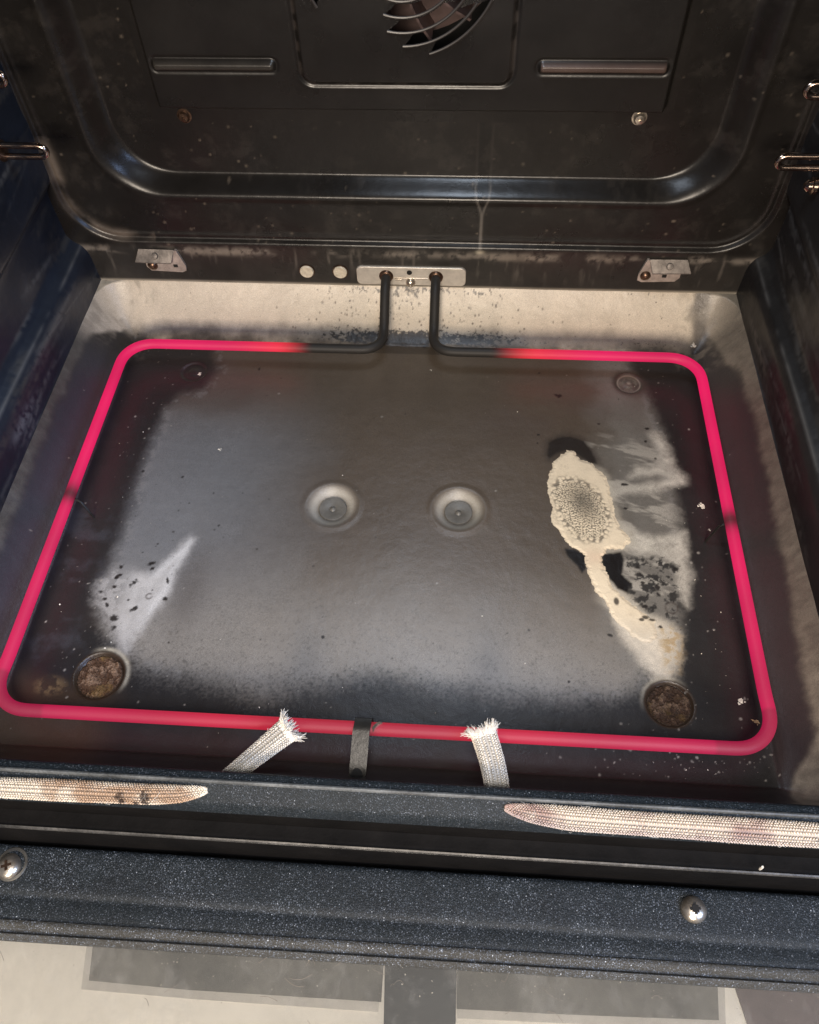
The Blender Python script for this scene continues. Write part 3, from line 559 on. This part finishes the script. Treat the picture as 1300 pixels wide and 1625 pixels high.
m = MB(); m.lathe([(.0019, 0), (.0019, .0004), (.0002, .0004)], (-.0011, YB - .0016, .0437), (0, -1, 0), 18); m.build('screw_hole', BLACK, tp)
m = MB(); m.box(-.0125, .0125, YB - .0020, YB - .0014, .0383, .0390); m.box(-.0115, -.0065, YB - .0021, YB - .0014, .0368, .0378); m.build('stamped_mark', SCREW, tp, bevel=.0002)
# support strap over the front bar
bw = .0043; bcx = -.0035
m = MB(); pr = [(.0048, .0150), (.0050, .0200), (.0036, .0222), (-.0005, .0224), (-.0028, .0218), (-.0150, .0170), (-.0245, .0130), (-.0262, .0118)]
def strap_x(t): return bcx - .0022 * t
v = []; f = []; k = len(pr)
for i, (yy, zz) in enumerate(pr):
    t = i / (k - 1); v += [(strap_x(t) - bw, yy, zz), (strap_x(t) + bw, yy, zz), (strap_x(t) + bw, yy, zz - .0009), (strap_x(t) - bw, yy, zz - .0009)]
for i in range(k - 1):
    for j in range(4): f.append((i * 4 + j, i * 4 + (j + 1) % 4, (i + 1) * 4 + (j + 1) % 4, (i + 1) * 4 + j))
m.add(v, f + [(0, 1, 2, 3), (k * 4 - 1, k * 4 - 2, k * 4 - 3, k * 4 - 4)]); br = m.build('support_strap', STRAP, elem, bevel=.0002, angle=30)
m = MB(); a = np.radians(np.linspace(0, 180, 14)); cxx = strap_x(.95); base = [(cxx + .0034 * math.cos(t), -.0248 + .0055 * math.sin(t)) for t in a]
zat = lambda yy: float(np.interp(yy, [-.0262, -.0245, -.0150], [.0118, .0130, .0170])) + .00025
m.add([(x, yy, zat(yy)) for x, yy in base], [tuple(range(len(base)))]); m.build('notch', BLACK, br, smooth=False)
m = MB(); m.tube([(bcx + .0062, .0005, .0188), (bcx + .0072, -.0005, .0192)], .0036, 14); m.build('retaining_ring', SCREW, br)
for s in (-1, 1):      # little wire stands at the middle of the side bars
    yq = .1375; x0 = s * .2008; m = MB(); m.tube([(x0 - s * .011, yq - .004, .0006), (x0 - s * .006, yq - .001, .013), (x0 - s * .0025, yq, .0148), (x0 + s * .003, yq, .0148), (x0 + s * .008, yq + .001, .004)], .0007, 6)
    m.build('wire_stand', STRAP, elem)

# ================================================================== CLIPS ON THE BACK WALL
def clip(px, sgn, label):
    c = at(px, 420, 1, YB)[0]; t = thing('mounting_clip', label, 'metal clip', (c, YB, .05), group='zinc clips on the back wall')
    m = MB(); s = sgn
    # base plate against wall
    def slab(pts, y0, y1):
        n = len(pts); m.add([(s * x, y0, z) for x, z in pts] + [(s * x, y1, z) for x, z in pts], [tuple(range(n)), tuple(range(2 * n - 1, n - 1, -1))] + [(i, (i + 1) % n, n + (i + 1) % n, n + i) for i in range(n)])
    slab([(-.0130, .001), (-.0130, -.0055), (-.0105, -.0085), (.0120, -.0095), (.0150, -.0080), (.0152, -.004), (.0115, .0085), (.010, .0085), (.006, .000)], -.0022, .001)
    m.build('base', CLIPB, t, bevel=.0003)
    m = MB(); v = [(s * x, y, z) for (x, y, z) in ((-.0190, -.0062, .0016), (.0070, -.0062, .0008), (.0100, -.0015, .0090), (-.0155, -.0015, .0094))]; v += [(x, y, z - .0009) for x, y, z in v]
    m.add(v, [(0, 1, 2, 3), (7, 6, 5, 4), (0, 4, 5, 1), (1, 5, 6, 2), (2, 6, 7, 3), (3, 7, 4, 0)]); m.build('tab', CLIP, t, bevel=.0003)
    m = MB(); m.lathe([(.0024, 0), (.0020, .0008), (.0004, .0011)], (-s * .0040, -.0042, .0054), (0, -.87, .5), 18); m.build('rivet', CLIP, t)
    m = MB(); m.lathe([(.0036, 0), (.0036, .0012), (.0024, .0026), (.0006, .0032)], ((-.0085 if sgn > 0 else -.0105) , -.0020, -.0040), (0, -1, 0), 22); m.build('screw', DKSCREW, t)
    m = MB(); m.box(*sorted(((.0068 if sgn > 0 else .0010), (.0098 if sgn > 0 else .0040))), -.0027, -.0015, -.0052, -.0030); m.build('slot', BLACK, t, smooth=False)
clip(263, 1, 'zinc clip with a bent tab left of the two cream plugs')
clip(1052, -1, 'zinc clip with a bent tab right of the terminal plate')

# ================================================================== RACK RAILS
def rail(sx, z, label, xt):
    t = thing('rack_rail', label, 'rack rail', (sx * .232, .29, z), group='chromed wire rack rails on the side walls')
    pts = []
    for s in (1,):
        o = .0034; xi = xt
        top = [(.0, -.262, o), (.0, -.020, o)] 
        P = [(sx * .252, .2895, z + o), (sx * .235, .289, z + o)]
        P += [(sx * (xi + .0042), .289, z + o)] + [(sx * (xi + .0042 - .0042 * math.sin(a)), .289, z + o * math.cos(a)) for a in np.linspace(.25, math.pi - .25, 8)] + [(sx * (xi + .0042), .289, z - o)]
        P += [(sx * .235, .289, z - o), (sx * .252, .2895, z - o)]
        P = np.array(P) - np.array((sx * .232, .29, z))
    m = MB(); m.tube(P, .0019, 12); m.build('wire', WIRE, t)
    m = MB(); m.lathe([(.0062, 0), (.0062, .0008), (.003, .0012)], (sx * (.2375 - .232), -.001, 0), (-sx, 0, 0), 18); m.build('wall_socket', DKSCREW, t)
rail(-1, .1535, 'lower chromed rack wire loop on the left wall', .2105)
rail(-1, .1955, 'upper chromed rack wire loop on the left wall', .2170)
rail(1, .1530, 'lower chromed rack wire loop on the right wall', .2105)
rail(1, .1930, 'upper chromed rack wire loop on the right wall', .2115)
# wall brackets for them
t = thing('rail_bracket', 'brown stained bracket with a hole below the left rack wires', 'bracket', group='rack rail brackets')
m = MB(); v = [(-.2362, y, z) for y, z in ((.215, .205), (.262, .205), (.262, .150), (.235, .135), (.215, .150))]; v += [(-.2380, y, z) for _, y, z in v]
m.add(v, [(0, 1, 2, 3, 4)] + [(i, (i + 1) % 5, 5 + (i + 1) % 5, 5 + i) for i in range(5)]); m.build('bracket_plate', mat('brown_stained_steel', (.13, .085, .05), .4, .5, colnoise=(60, .3, 1.5)), t, bevel=.0004)
m = MB(); m.lathe([(.0030, 0), (.0030, .0004), (.0003, .0004)], (-.2362, .2440, .1640), (1, 0, 0), 18); m.build('bracket_hole', BLACK, t)
p = at(1291, 295, 0, .235); m = MB(); m.lathe([(.0050, -.001), (.0048, .0010), (.0036, .0016), (.0034, .0036), (.0018, .0050), (.0004, .0044)], tuple(p), (-1, 0, 0), 22); m.build('screw', WIRE, SIDEW[1])

# ================================================================== OVEN DOOR
door = bpy.data.objects.new('door', None); door.empty_display_size = .01; link(door, oven); door['label'] = 'open oven door with speckled blue liner and a dirty cream glass window'
DZ = -.030
dp = [(-.0545, DZ - .02), (-.0548, DZ - .002), (-.0560, DZ), (-.0585, DZ + .0006), (-.0700, DZ + .0004), (-.0772, DZ + .0002), (-.0786, DZ - .0009), (-.0802, DZ - .0014), (-.0825, DZ - .0009), (-.0870, DZ - .0008), (-.0900, DZ - .0014)]
y_tr = lambda px: 0
m = MB(); xs_ = np.linspace(-.30, .30, 61); nP = 0
# the window edge runs a little askew to the oven front, as photographed
def edge_y(x): return -.0920 + (x + .182) * (.0022 / .40)
v = []; 
for x in xs_:
    e = edge_y(x); k = [(yy, zz) for yy, zz in dp[:-1]] + [(e + .0030, DZ - .0010), (e + .0008, DZ - .0012), (e, DZ - .0020)]
    v += [(x, yy, zz) for yy, zz in k]; nP = len(k)
m.add(v, [(i * nP + j, i * nP + j + 1, (i + 1) * nP + j + 1, (i + 1) * nP + j) for i in range(60) for j in range(nP - 1)])
lo = m.build('inner_liner', DOORM, door, angle=80); s = lo.modifiers.new('subd', 'SUBSURF'); s.levels = 1; s.render_levels = 2
m = MB(); v = []; tr = [(.0016, -.0026), (.0010, -.0004), (-.0006, .0000), (-.0018, -.0008), (-.0028, -.0030), (-.0040, -.0034), (-.0050, -.0022), (-.0058, -.0024), (-.0064, -.0040), (-.0076, -.0046), (-.0080, -.0062)]
for x in xs_: v += [(x, edge_y(x) + a, DZ + b) for a, b in tr]
nP = len(tr); m.add(v, [(i * nP + j, i * nP + j + 1, (i + 1) * nP + j + 1, (i + 1) * nP + j) for i in range(60) for j in range(nP - 1)])
m.build('window_trim', TRIM, door, angle=60)
GZ = DZ - .0052
m = MB(); m.box(-.29, .29, -.42, -.0945, GZ - .003, GZ); m.build('window_glass', GLASS, door, smooth=False)
PZ = GZ - .006
m = MB(); m.box(-.29, .29, -.42, -.0930, PZ - .003, PZ); m.build('cream_panel', CREAM, door, smooth=False)
def band(name, pts, mt, dz, label=None):  # strips under the glass that paint the reflections seen in it
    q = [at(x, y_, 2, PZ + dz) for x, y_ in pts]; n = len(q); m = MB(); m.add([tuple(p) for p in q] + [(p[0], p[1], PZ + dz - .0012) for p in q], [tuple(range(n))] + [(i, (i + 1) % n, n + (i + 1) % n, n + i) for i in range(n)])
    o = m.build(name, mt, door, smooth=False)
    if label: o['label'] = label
SOFT = mat('pale_double_reflection', (.56, .52, .47), .5, colnoise=(60, .85, 1.1))  # paler margin painting the doubled reflection
band('reflection_band', [(140, 1480), (129, 1570), (300, 1585), (600, 1606), (612, 1480)], SOFT, .0008)
band('reflection_band', [(726, 1480), (726, 1616), (900, 1624), (1152, 1633), (1148, 1480)], SOFT, .0008)
band('reflection_band', [(150, 1480), (141, 1556), (300, 1571), (605, 1590), (612, 1480)], REFL, .0015)
band('reflection_band', [(612, 1480), (608, 1680), (722, 1680), (726, 1480)], GREYB, .0022, 'dark upright band painting a reflection in the door glass')
band('reflection_band', [(726, 1480), (725, 1601), (900, 1610), (1141, 1619), (1136, 1480)], REFL, .0015)
band('reflection_band', [(1150, 1480), (1165, 1560), (1205, 1680), (1420, 1680), (1420, 1480)], PINKB, .0015, 'brownish band painting a reflection at the right')
rgg = np.random.default_rng(5); m = MB()
for k in range(26):
    x, y_ = rgg.uniform(-.19, .22), rgg.uniform(-.125, -.100); a = rgg.uniform(-.9, .9); L_ = rgg.uniform(.002, .012); cv = rgg.normal(0, .0012)
    pts_ = [(x + L_ * t * math.cos(a), y_ + L_ * t * math.sin(a) + cv * math.sin(t * 3.1), GZ + .00012) for t in np.linspace(0, 1, 7)]; m.tube(pts_, rgg.uniform(.00005, .00011), 4)
m.build('hair', mat('dust_fibre', (.24, .2, .16), .8), door)['kind'] = 'stuff'
m = MB()
for k in range(320):
    x, y_ = rgg.uniform(-.2, .23), -.0985 - abs(rgg.normal(0, .009)); q = .00012 + .0004 * rgg.random() ** 3; vv = rgg.normal(0, 1, (5, 3)); vv /= np.linalg.norm(vv, axis=1)[:, None]
    m.add(vv * q * (1, 1, .3) + (x, y_, GZ + q * .2), [(0, 1, 2), (0, 2, 3), (0, 3, 4), (1, 2, 4), (2, 3, 4), (0, 1, 4)])
m.build('dirt_speck', mat('dirt_on_glass', (.38, .34, .27), .8), door, smooth=False)['kind'] = 'stuff'
def dscrew(px, py, label, rot, ins):
    p = at(px, py, 2, DZ + .001); m = MB(); m.lathe([(.0064, -.0014), (.0064, -.0002), (.0060, .0010), (.0046, .0024), (.0026, .0031), (.0004, .0033)], (0, 0, 0), (0, -.05, 1), 32); t = m.build('screw', SCREW, oven); t.location = tuple(p); t['label'] = label
    m = MB()
    for a in (0, 90):
        a = R(a + rot); L_, W_ = .0026, .0007; c, s = math.cos(a), math.sin(a)
        q = [(c * u - s * v_, s * u + c * v_) for u, v_ in ((-L_, -W_), (L_, -W_), (L_, W_), (-L_, W_))]; m.add([(x, y_ - .0001, .00335 + .0001 * (a > 1)) for x, y_ in q] + [(x, y_, .001) for x, y_ in q], [(0, 1, 2, 3)] + [(i, (i + 1) % 4, 4 + (i + 1) % 4, 4 + i) for i in range(4)])
    if ins: m.box(-.0016, .0016, -.0017, .0015, .001, .00365)
    m.build('cross_slot', BLACK if ins else DKSCREW, t, smooth=False)
dscrew(14, 1375, 'pale cross-head screw near the left edge of the door liner', 20, False)
dscrew(1101, 1443, 'cross-head screw with a dark square recess on the right of the door liner', 5, True)
m = MB(); m.lathe([(.0088, -.0008), (.0080, .0002), (.0070, .0004), (.0064, -.0004)], tuple(at(19, 1371, 2, DZ + .0006)), (0, 0, 1), 30); m.build('washer_ring', RINGM, oven)

# ================================================================== BRAIDED GASKETS AND SLEEVES
def braid(name, label, cat, pathpts, wfun, hfun, colfun, pitch=.00125, cols=26, group=None, upv=(0, 0, 1), off=None):
    t = thing(name, label, cat, group=group); P = np.asarray(pathpts, float)
    d = np.r_[0, np.cumsum(np.linalg.norm(np.diff(P, axis=0), axis=1))]; L_ = d[-1]; ns = max(int(L_ / pitch), 4)
    def cs(s):
        t0 = np.interp(s, d, P[:, 0]), np.interp(s, d, P[:, 1]), np.interp(s, d, P[:, 2]); return np.stack(t0, -1)
    def frame(s):
        T = cs(np.minimum(s + .002, L_)) - cs(np.maximum(s - .002, 0)); T /= np.linalg.norm(T, axis=-1)[..., None]
        S = np.cross(T, upv); S /= np.linalg.norm(S, axis=-1)[..., None]; U = np.cross(S, T); return T, S, U
    def surf(s, ph, k=0.0):
        T, S, U = frame(s); w_ = wfun(s / L_, s) + k; h_ = hfun(s / L_, s) + k; c_, s__ = np.cos(ph), np.sin(ph)
        e = .75; a = np.sign(c_) * np.abs(c_) ** e * w_; b = np.sign(s__) * np.abs(s__) ** e * h_
        base = cs(s) + (off(s / L_)[..., None] * S if off else 0)
        return base + a[..., None] * S + b[..., None] * U
    m = MB(); nn = 24; ss_ = np.linspace(0, L_, ns // 2 + 2); v = np.concatenate([surf(np.full(nn, s), np.linspace(0, 2 * math.pi, nn, endpoint=False), -.0005) for s in ss_]); k = len(ss_)
    cc_ = np.concatenate([colfun(np.full(nn, s / L_), np.full(nn, s), np.linspace(0, 2 * math.pi, nn, endpoint=False)) for s in ss_]) * .6
    m.add(v, [(i * nn + j, i * nn + (j + 1) % nn, (i + 1) * nn + (j + 1) % nn, (i + 1) * nn + j) for i in range(k - 1) for j in range(nn)] + [tuple(range(nn)), tuple((k - 1) * nn + j for j in range(nn))], cc_); m.build('core', BRAID, t)
    # stitches: slanted grains in columns, alternate columns slant the other way
    ii, jj = np.meshgrid(np.arange(ns), np.arange(cols), indexing='ij'); ii = ii.ravel(); jj = jj.ravel(); par = (jj % 2) * 2 - 1
    s0 = ((ii + .25 + .5 * (jj % 2) + rng.uniform(-.16, .16, ii.size)) * L_ / ns).clip(0, L_); ph = (jj + .5) * 2 * math.pi / cols
    dp_ = 2 * math.pi / cols
    a0 = surf((s0 - pitch * .55).clip(0, L_), ph - par * dp_ * .42, -.0001); a1 = surf((s0 + pitch * .55).clip(0, L_), ph + par * dp_ * .42, -.0001); mid = surf(s0, ph, .00035)
    ax = a1 - a0; T, S, U = frame(s0); nrm = mid - (a0 + a1) / 2; nrm /= np.linalg.norm(nrm, axis=1)[:, None] + 1e-12; side = np.cross(ax, nrm); side /= np.linalg.norm(side, axis=1)[:, None] + 1e-12
    r = pitch * .43; q = [a0, mid * .5 + (a0 + a1) * .25 + side * r, mid * 1.0, mid * .5 + (a0 + a1) * .25 - side * r, a1, (a0 + a1) / 2 - nrm * .0004]
    V = np.stack(q, 1).reshape(-1, 3); n = ii.size; b = np.arange(n)[:, None] * 6
    F = np.concatenate([b + np.array(f) for f in ((0, 1, 2), (0, 2, 3), (4, 2, 1), (4, 3, 2), (0, 3, 5), (0, 5, 1), (4, 1, 5), (4, 5, 3))])
    c = np.repeat(colfun(s0 / L_, s0, ph) * rng.uniform(.82, 1.1, (n, 1)), 6, axis=0)
    me = bpy.data.meshes.new('braided_cover'); me.from_pydata(V.tolist(), [], F.tolist()); me.materials.append(BRAID); me.polygons.foreach_set('use_smooth', [True] * len(me.polygons))
    ca = me.color_attributes.new('Col', 'FLOAT_COLOR', 'POINT'); ca.data.foreach_set('color', np.c_[c, np.ones(len(c))].astype(np.float32).ravel())
    o = bpy.data.objects.new('braided_cover', me); link(o, t)
    fz = MB(); rf = np.random.default_rng(len(label))
    for k in range(int(L_ * 900)):
        sq_ = rf.uniform(0, L_); pq = rf.uniform(0, 2 * math.pi); a_ = surf(np.array([sq_]), np.array([pq]), 0.0)[0]; b_ = surf(np.array([min(max(sq_ + rf.normal(0, .0015), 0), L_)]), np.array([pq + rf.normal(0, .25)]), rf.uniform(.0003, .0011))[0]
        fz.tube([a_, (a_ + b_) / 2 + rf.normal(0, .0002, 3), b_], .00006, 3, cap=False)
    fz.build('loose_fibre', FIBRE, t)['kind'] = 'stuff'
    return t, surf, L_
def gcol(base, dark, seed, spots=()):
    def f(u, s, ph):
        n = fbm(s, np.cos(ph) * .006, 70, seed, 4); c = mix(np.tile(np.array(base), (len(s), 1)), dark, ss(.42, .72, n)); low = ss(-.2, -.9, np.sin(ph - .9)); 
        for (sp, r, px_) in spots: c = mix(c, (.03, .014, .009), (1 - ss(.6, 1.25, np.hypot(s - sp, (np.cos(ph) - px_) * .004) / r + (fbm(s, ph * .004, 700, seed + 3, 3) - .5) * 1.4)) * .9)
        return c
    return f
def gz(y_): return float(np.interp(y_, [-.049, -.0445, -.040, -.0362], [.0235, .0285, .0325, .0364]))
# left gasket: from beyond the left edge to its tapered tip
gl = [(-.30, -.0437, .0325), (-.20, -.0436, .0325), (-.15, -.0431, .0328), (-.10, -.0425, .0330), (-.085, -.0415, .0332), (-.0722, -.0392, .0338)]
LG = sum(np.linalg.norm(np.diff(np.array(gl), axis=0), axis=1))
def wl(u, s): e = np.clip((LG - s) / .034, 0, 1); return .0042 * np.sqrt(e * (2 - e)) * (1 + .04 * np.sin(s * 90)) + .0004
def hl(u, s): e = np.clip((LG - s) / .03, 0, 1); return .0030 * np.sqrt(e * (2 - e)) + .0003
sl_up = np.array((0, -.45, .9)); sl_up = tuple(sl_up / np.linalg.norm(sl_up))
s205 = LG - (-.0722 + .1127) ; s245 = LG - (-.0722 + .1010)
braid('rope_gasket', 'tan braided gasket with brown burns, tapering off on the left of the oven sill', 'gasket', gl, wl, hl, gcol((.74, .64, .50), (.46, .31, .20), 5, [(s205, .0019, .1), (s205 + .001, .0016, .7), (s245, .0026, .35), (s245 - .004, .0014, .8)]), cols=22, group='braided rope gaskets', upv=sl_up)
gr = [(.0655, -.0392, .0340), (.078, -.0408, .0334), (.095, -.0419, .0330), (.13, -.0424, .0328), (.18, -.0428, .0327), (.30, -.0432, .0327)]
def wr(u, s): e = np.clip(s / .040, 0, 1); return .0048 * np.sqrt(e * (2 - e)) * (1 + .04 * np.sin(s * 70)) + .0004
def hr(u, s): e = np.clip(s / .03, 0, 1); return .0030 * np.sqrt(e * (2 - e)) + .0003
def rcol(u, s, ph):
    f = gcol((.72, .61, .48), (.42, .28, .23), 15, [(.139, .0009, .3)]); c = f(u, s, ph); low = ss(.0, .9, np.cos(ph)); return mix(c, (.44, .38, .37), low * .55)
braid('rope_gasket', 'pinkish tan braided gasket ending in a taper on the right of the oven sill', 'gasket', gr, wr, hr, rcol, cols=24, group='braided rope gaskets', upv=sl_up)
def sleeve(label, a, b, wa, wb, bend, seed, fan_dir, cols=24):
    a = np.array(a); b = np.array(b); u = np.linspace(0, 1, 12); P = a + (b - a) * u[:, None] + np.array(bend) * (np.sin(u * math.pi))[:, None]
    base = lambda uu, s: wa + (wb - wa) * uu ** 2
    t, surf, L_ = braid('frayed_sleeve', label, 'braided sleeve', P, base, lambda uu, s: .0030 + .0010 * uu, lambda uu, s, ph: np.tile(np.array((.66, .61, .53)), (len(s), 1)) * (.9 + .25 * uu)[:, None] * (.86 + .2 * (np.cos(ph * 6) > .2))[:, None], cols=cols, group='frayed braided sleeves poking into the oven', pitch=.00115)
    rg = np.random.default_rng(seed); m = MB(); Td = (b - P[-3]); Td /= np.linalg.norm(Td)
    for k in range(420):
        ph = rg.uniform(0, 2 * math.pi); p0 = surf(np.array([L_ * .985]), np.array([ph]), -.0003)[0]; cen = surf(np.array([L_ * .985]), np.array([ph]), -.0025)[0]
        out = p0 - b; out /= np.linalg.norm(out) + 1e-9; ln = rg.uniform(.0018, .0050) * (1.3 if k % 6 == 0 else 1)
        tuft = math.floor(ph * 2.4) ; rt = np.random.default_rng(seed * 100 + tuft); td = rt.normal(0, .28, 3)
        dirn = Td * rg.uniform(.7, 1.1) + out * rg.uniform(.15, .8) + td + rg.normal(0, .10, 3); dirn /= np.linalg.norm(dirn)
        mid = p0 + Td * ln * .35 + out * .0003 + rg.normal(0, .0001, 3); e = mid + dirn * ln * .8
        m.tube([p0 - Td * .001, mid, (mid + e) / 2 + rg.normal(0, .0002, 3), e + np.array((0, 0, -.0004)) * rg.random()], [.00020, .00019, .00016, .00010], 4, cap=False)
    m.build('frayed_end', FIBRE, t)['kind'] = 'stuff'
sleeve('frayed white braided sleeve left of the support strap, slanting over the red tube', (-.0730, -.0345, .0190), (-.0405, -.0070, .0290), .0044, .0062, (0, 0, .0004), 3, None)
sleeve('frayed white braided sleeve right of the support strap, upright over the red tube', (.0640, -.0345, .0210), (.0560, -.0035, .0290), .0058, .0062, (.0012, 0, .0004), 8, None)

# ================================================================== MELTED RESIDUE AND LOOSE BITS
RP = RPOLY
x0, y0 = RP.min(0) - .004; x1, y1 = RP.max(0) + .004
gx, gy = np.meshgrid(np.arange(x0, x1, .00033), np.arange(y0, y1, .00033))
n1 = fbm(gx, gy, 90, 31, 4); n2 = fbm(gx, gy, 500, 32, 3, .7); sd = sdpoly(gx, gy, RP) + (n1 - .5) * .0050 + (n2 - .5) * .0024
pc = fl(922, 806); u = (gx - pc[0]) / .0185 + (gy - pc[1]) / .08; v = (gy - pc[1]) / .0285; er = np.hypot(u, v) + (n1 - .5) * .35
pit = 1 - ss(.75, 1.05, er)
# cellular bubbles
def cells(x, y_, s, seed):
    xi = np.floor(x * s).astype(int); yi = np.floor(y_ * s).astype(int); best = np.full(x.shape, 9.0)
    for a in (-1, 0, 1):
        for b in (-1, 0, 1):
            cx_ = xi + a; cy_ = yi + b; h = ((cx_ * 73856093) ^ (cy_ * 19349663) ^ seed) & 0xffffff; jx = ((h * 1103515245 + 12345) & 0xffff) / 65535; jy = ((h * 22695477 + 1) >> 3 & 0xffff) / 65535
            best = np.minimum(best, np.hypot(cx_ + jx - x * s, cy_ + jy - y_ * s))
    return best
c1 = cells(gx + .0006 * (n2 - .5), gy + .0006 * (n1 - .5), 360, 5); c2 = cells(gx, gy, 950, 9); rimz = np.exp(-((er - .86) / .13) ** 2)
bub = ss(.62, .28, c1) * rimz + ss(.6, .3, c2) * (1 - rimz)
zz = .00012 + .00050 * ss(.0, -.0025, sd) * (1 - .72 * pit) + .00045 * bub * pit
col = np.tile(np.array((.66, .57, .43)), gx.shape + (1,)) * (.88 + .24 * n1)[..., None]
col = mix(col, (.60, .46, .34), np.exp(-(((gx - fl(945, 885)[0]) / .008) ** 2 + ((gy - fl(945, 885)[1]) / .006) ** 2)) * .7)
dk = np.array((.085, .075, .062)); ctr = 1 - ss(.0, .75, np.hypot(u - .12, v - .15))
col = mix(col, dk, pit * (1 - bub * (1 - .55 * ctr)).clip(0, 1) * (.80 + .2 * rimz)); col = mix(col, dk * .8, ctr * .62)
col = mix(col, (.50, .46, .39), ss(.004, -.02, gy - fl(1000, 975)[1]) * .8)
edg = 0.35 * np.exp(-((sd + .0003) / .0007) ** 2); col = mix(col, (.20, .13, .08), edg * ss(.35, .65, n1) * .75); col = mix(col, (.48, .40, .29), ss(.5, .7, fbm(gx, gy, 170, 38, 4)) * .15); col = mix(col, (.12, .08, .05), ss(.67, .78, fbm(gx, gy, 420, 39, 3)) * .12 * (1 - pit))
for (px, py, a, b, tt) in FLECKS:
    cx_, cy_ = fl(px, py); k = 1 - ss(.6, 1.3, np.hypot((gx - cx_) / (a / 2500), (gy - cy_) / (b / 2300))); col = mix(col, (.03, .024, .02), k * .9)
mr_ = grid('melted_residue', np.stack([gx, gy, floor_h(gx, gy) + zz], -1), col, RES, None, keep=sd < .0003)
tag(mr_, 'cream spoon-shaped melted residue with a pitted grey middle baked on the oven floor', 'melted residue')
def flake(px, py, size, label, mt, n=9, z=0.0, flat=.35, spread=1.0, ang=0):
    p = fl(px, py, z); t0 = MB(); rg = np.random.default_rng(int(px * 7 + py))
    for k in range(n):
        c = np.array((p[0], p[1], 0)) + np.r_[rg.normal(0, size * .38 * spread), rg.normal(0, size * .38 * spread), 0]; s = size * rg.uniform(.25, .6)
        vv = rg.normal(0, 1, (8, 3)); vv /= np.linalg.norm(vv, axis=1)[:, None]; vv *= s * rg.uniform(.6, 1, (8, 1)); vv[:, 2] *= flat
        import itertools
        c[2] = float(floor_h(np.array([c[0]]), np.array([c[1]]))[0]) + s * flat * .5
        import bmesh
        bm = bmesh.new(); vs_ = [bm.verts.new(tuple(q + c)) for q in vv]; bmesh.ops.convex_hull(bm, input=vs_); bm.verts.index_update(); me = bpy.data.meshes.new('tmp'); bm.to_mesh(me); bm.free()
        V = np.array([v_.co[:] for v_ in me.vertices]); F = [tuple(pp.vertices) for pp in me.polygons]; t0.add(V, F); bpy.data.meshes.remove(me)
    o = t0.build('enamel_flake', mt, None, smooth=False); tag(o, label, 'flake', 'loose flakes on the oven floor'); return o
flake(1113, 804, .0026, 'pale crumb beside the right bar of the element, upper one', FLAKE, 14)
flake(1175, 1113, .0024, 'white crumb cluster near the front right corner of the element', FLAKE, 14)
flake(1200, 1145, .0022, 'yellowish crumb against the front right corner of the element', YFLAKE, 10)
flake(348, 714, .0016, 'small white crumb on the grey floor left of the dimples', FLAKE, 8)
flake(316, 592, .0024, 'white chip lying in the dark pressed circle at the back left', FLAKE, 5, flat=.2)
flake(1104, 541, .0032, 'pale curled chip on the back right corner of the floor edge', FLAKE, 12, z=.008)
flake(683, 587, .0011, 'tiny white chip below the black element ends', FLAKE, 4)
flake(1126, 842, .0011, 'tiny white chip between the residue and the right bar', FLAKE, 4)
# scattered crumbs
cr = MB()
for k in range(90):
    zc = rng.integers(0, 5)
    if zc == 0: x, y_ = rng.uniform(.165, .197), rng.uniform(.01, .25)
    elif zc == 1: x, y_ = rng.normal(.17, .02), rng.normal(-.006, .004)
    elif zc == 2: x, y_ = -rng.uniform(.14, .195), rng.uniform(.02, .25)
    elif zc == 3: x, y_ = rng.uniform(-.18, .18), rng.uniform(-.02, .28)
    else: x, y_ = rng.normal(.19, .01), rng.normal(.06, .02)
    if abs(x) > .2: continue
    s = .00022 + .00050 * rng.random() ** 3; vv = rng.normal(0, 1, (5, 3)); vv /= np.linalg.norm(vv, axis=1)[:, None]; vv *= s; z = float(floor_h(np.array([x]), np.array([y_]))[0]) + s * .5
    cr.add(vv + (x, y_, z), [(0, 1, 2), (0, 2, 3), (0, 3, 4), (1, 2, 4), (2, 3, 4), (0, 1, 4)])
tag(cr.build('crumbs', FLAKE, None, smooth=False), 'tiny pale crumbs scattered over the dark oven floor', 'crumbs', kind='stuff')
# a thin chip hanging at the sill skirt
t = MB(); p = at(1207, 1378, 1, -.0535); t.tube([tuple(p + np.array((0, 0, .003))), tuple(p), tuple(p + np.array((.0004, 0, -.0025)))], [.0006, .0007, .0004], 6)
tag(t.build('paint_chip', FLAKE, None), 'pale sliver stuck in the dark gap above the right door screw', 'chip')
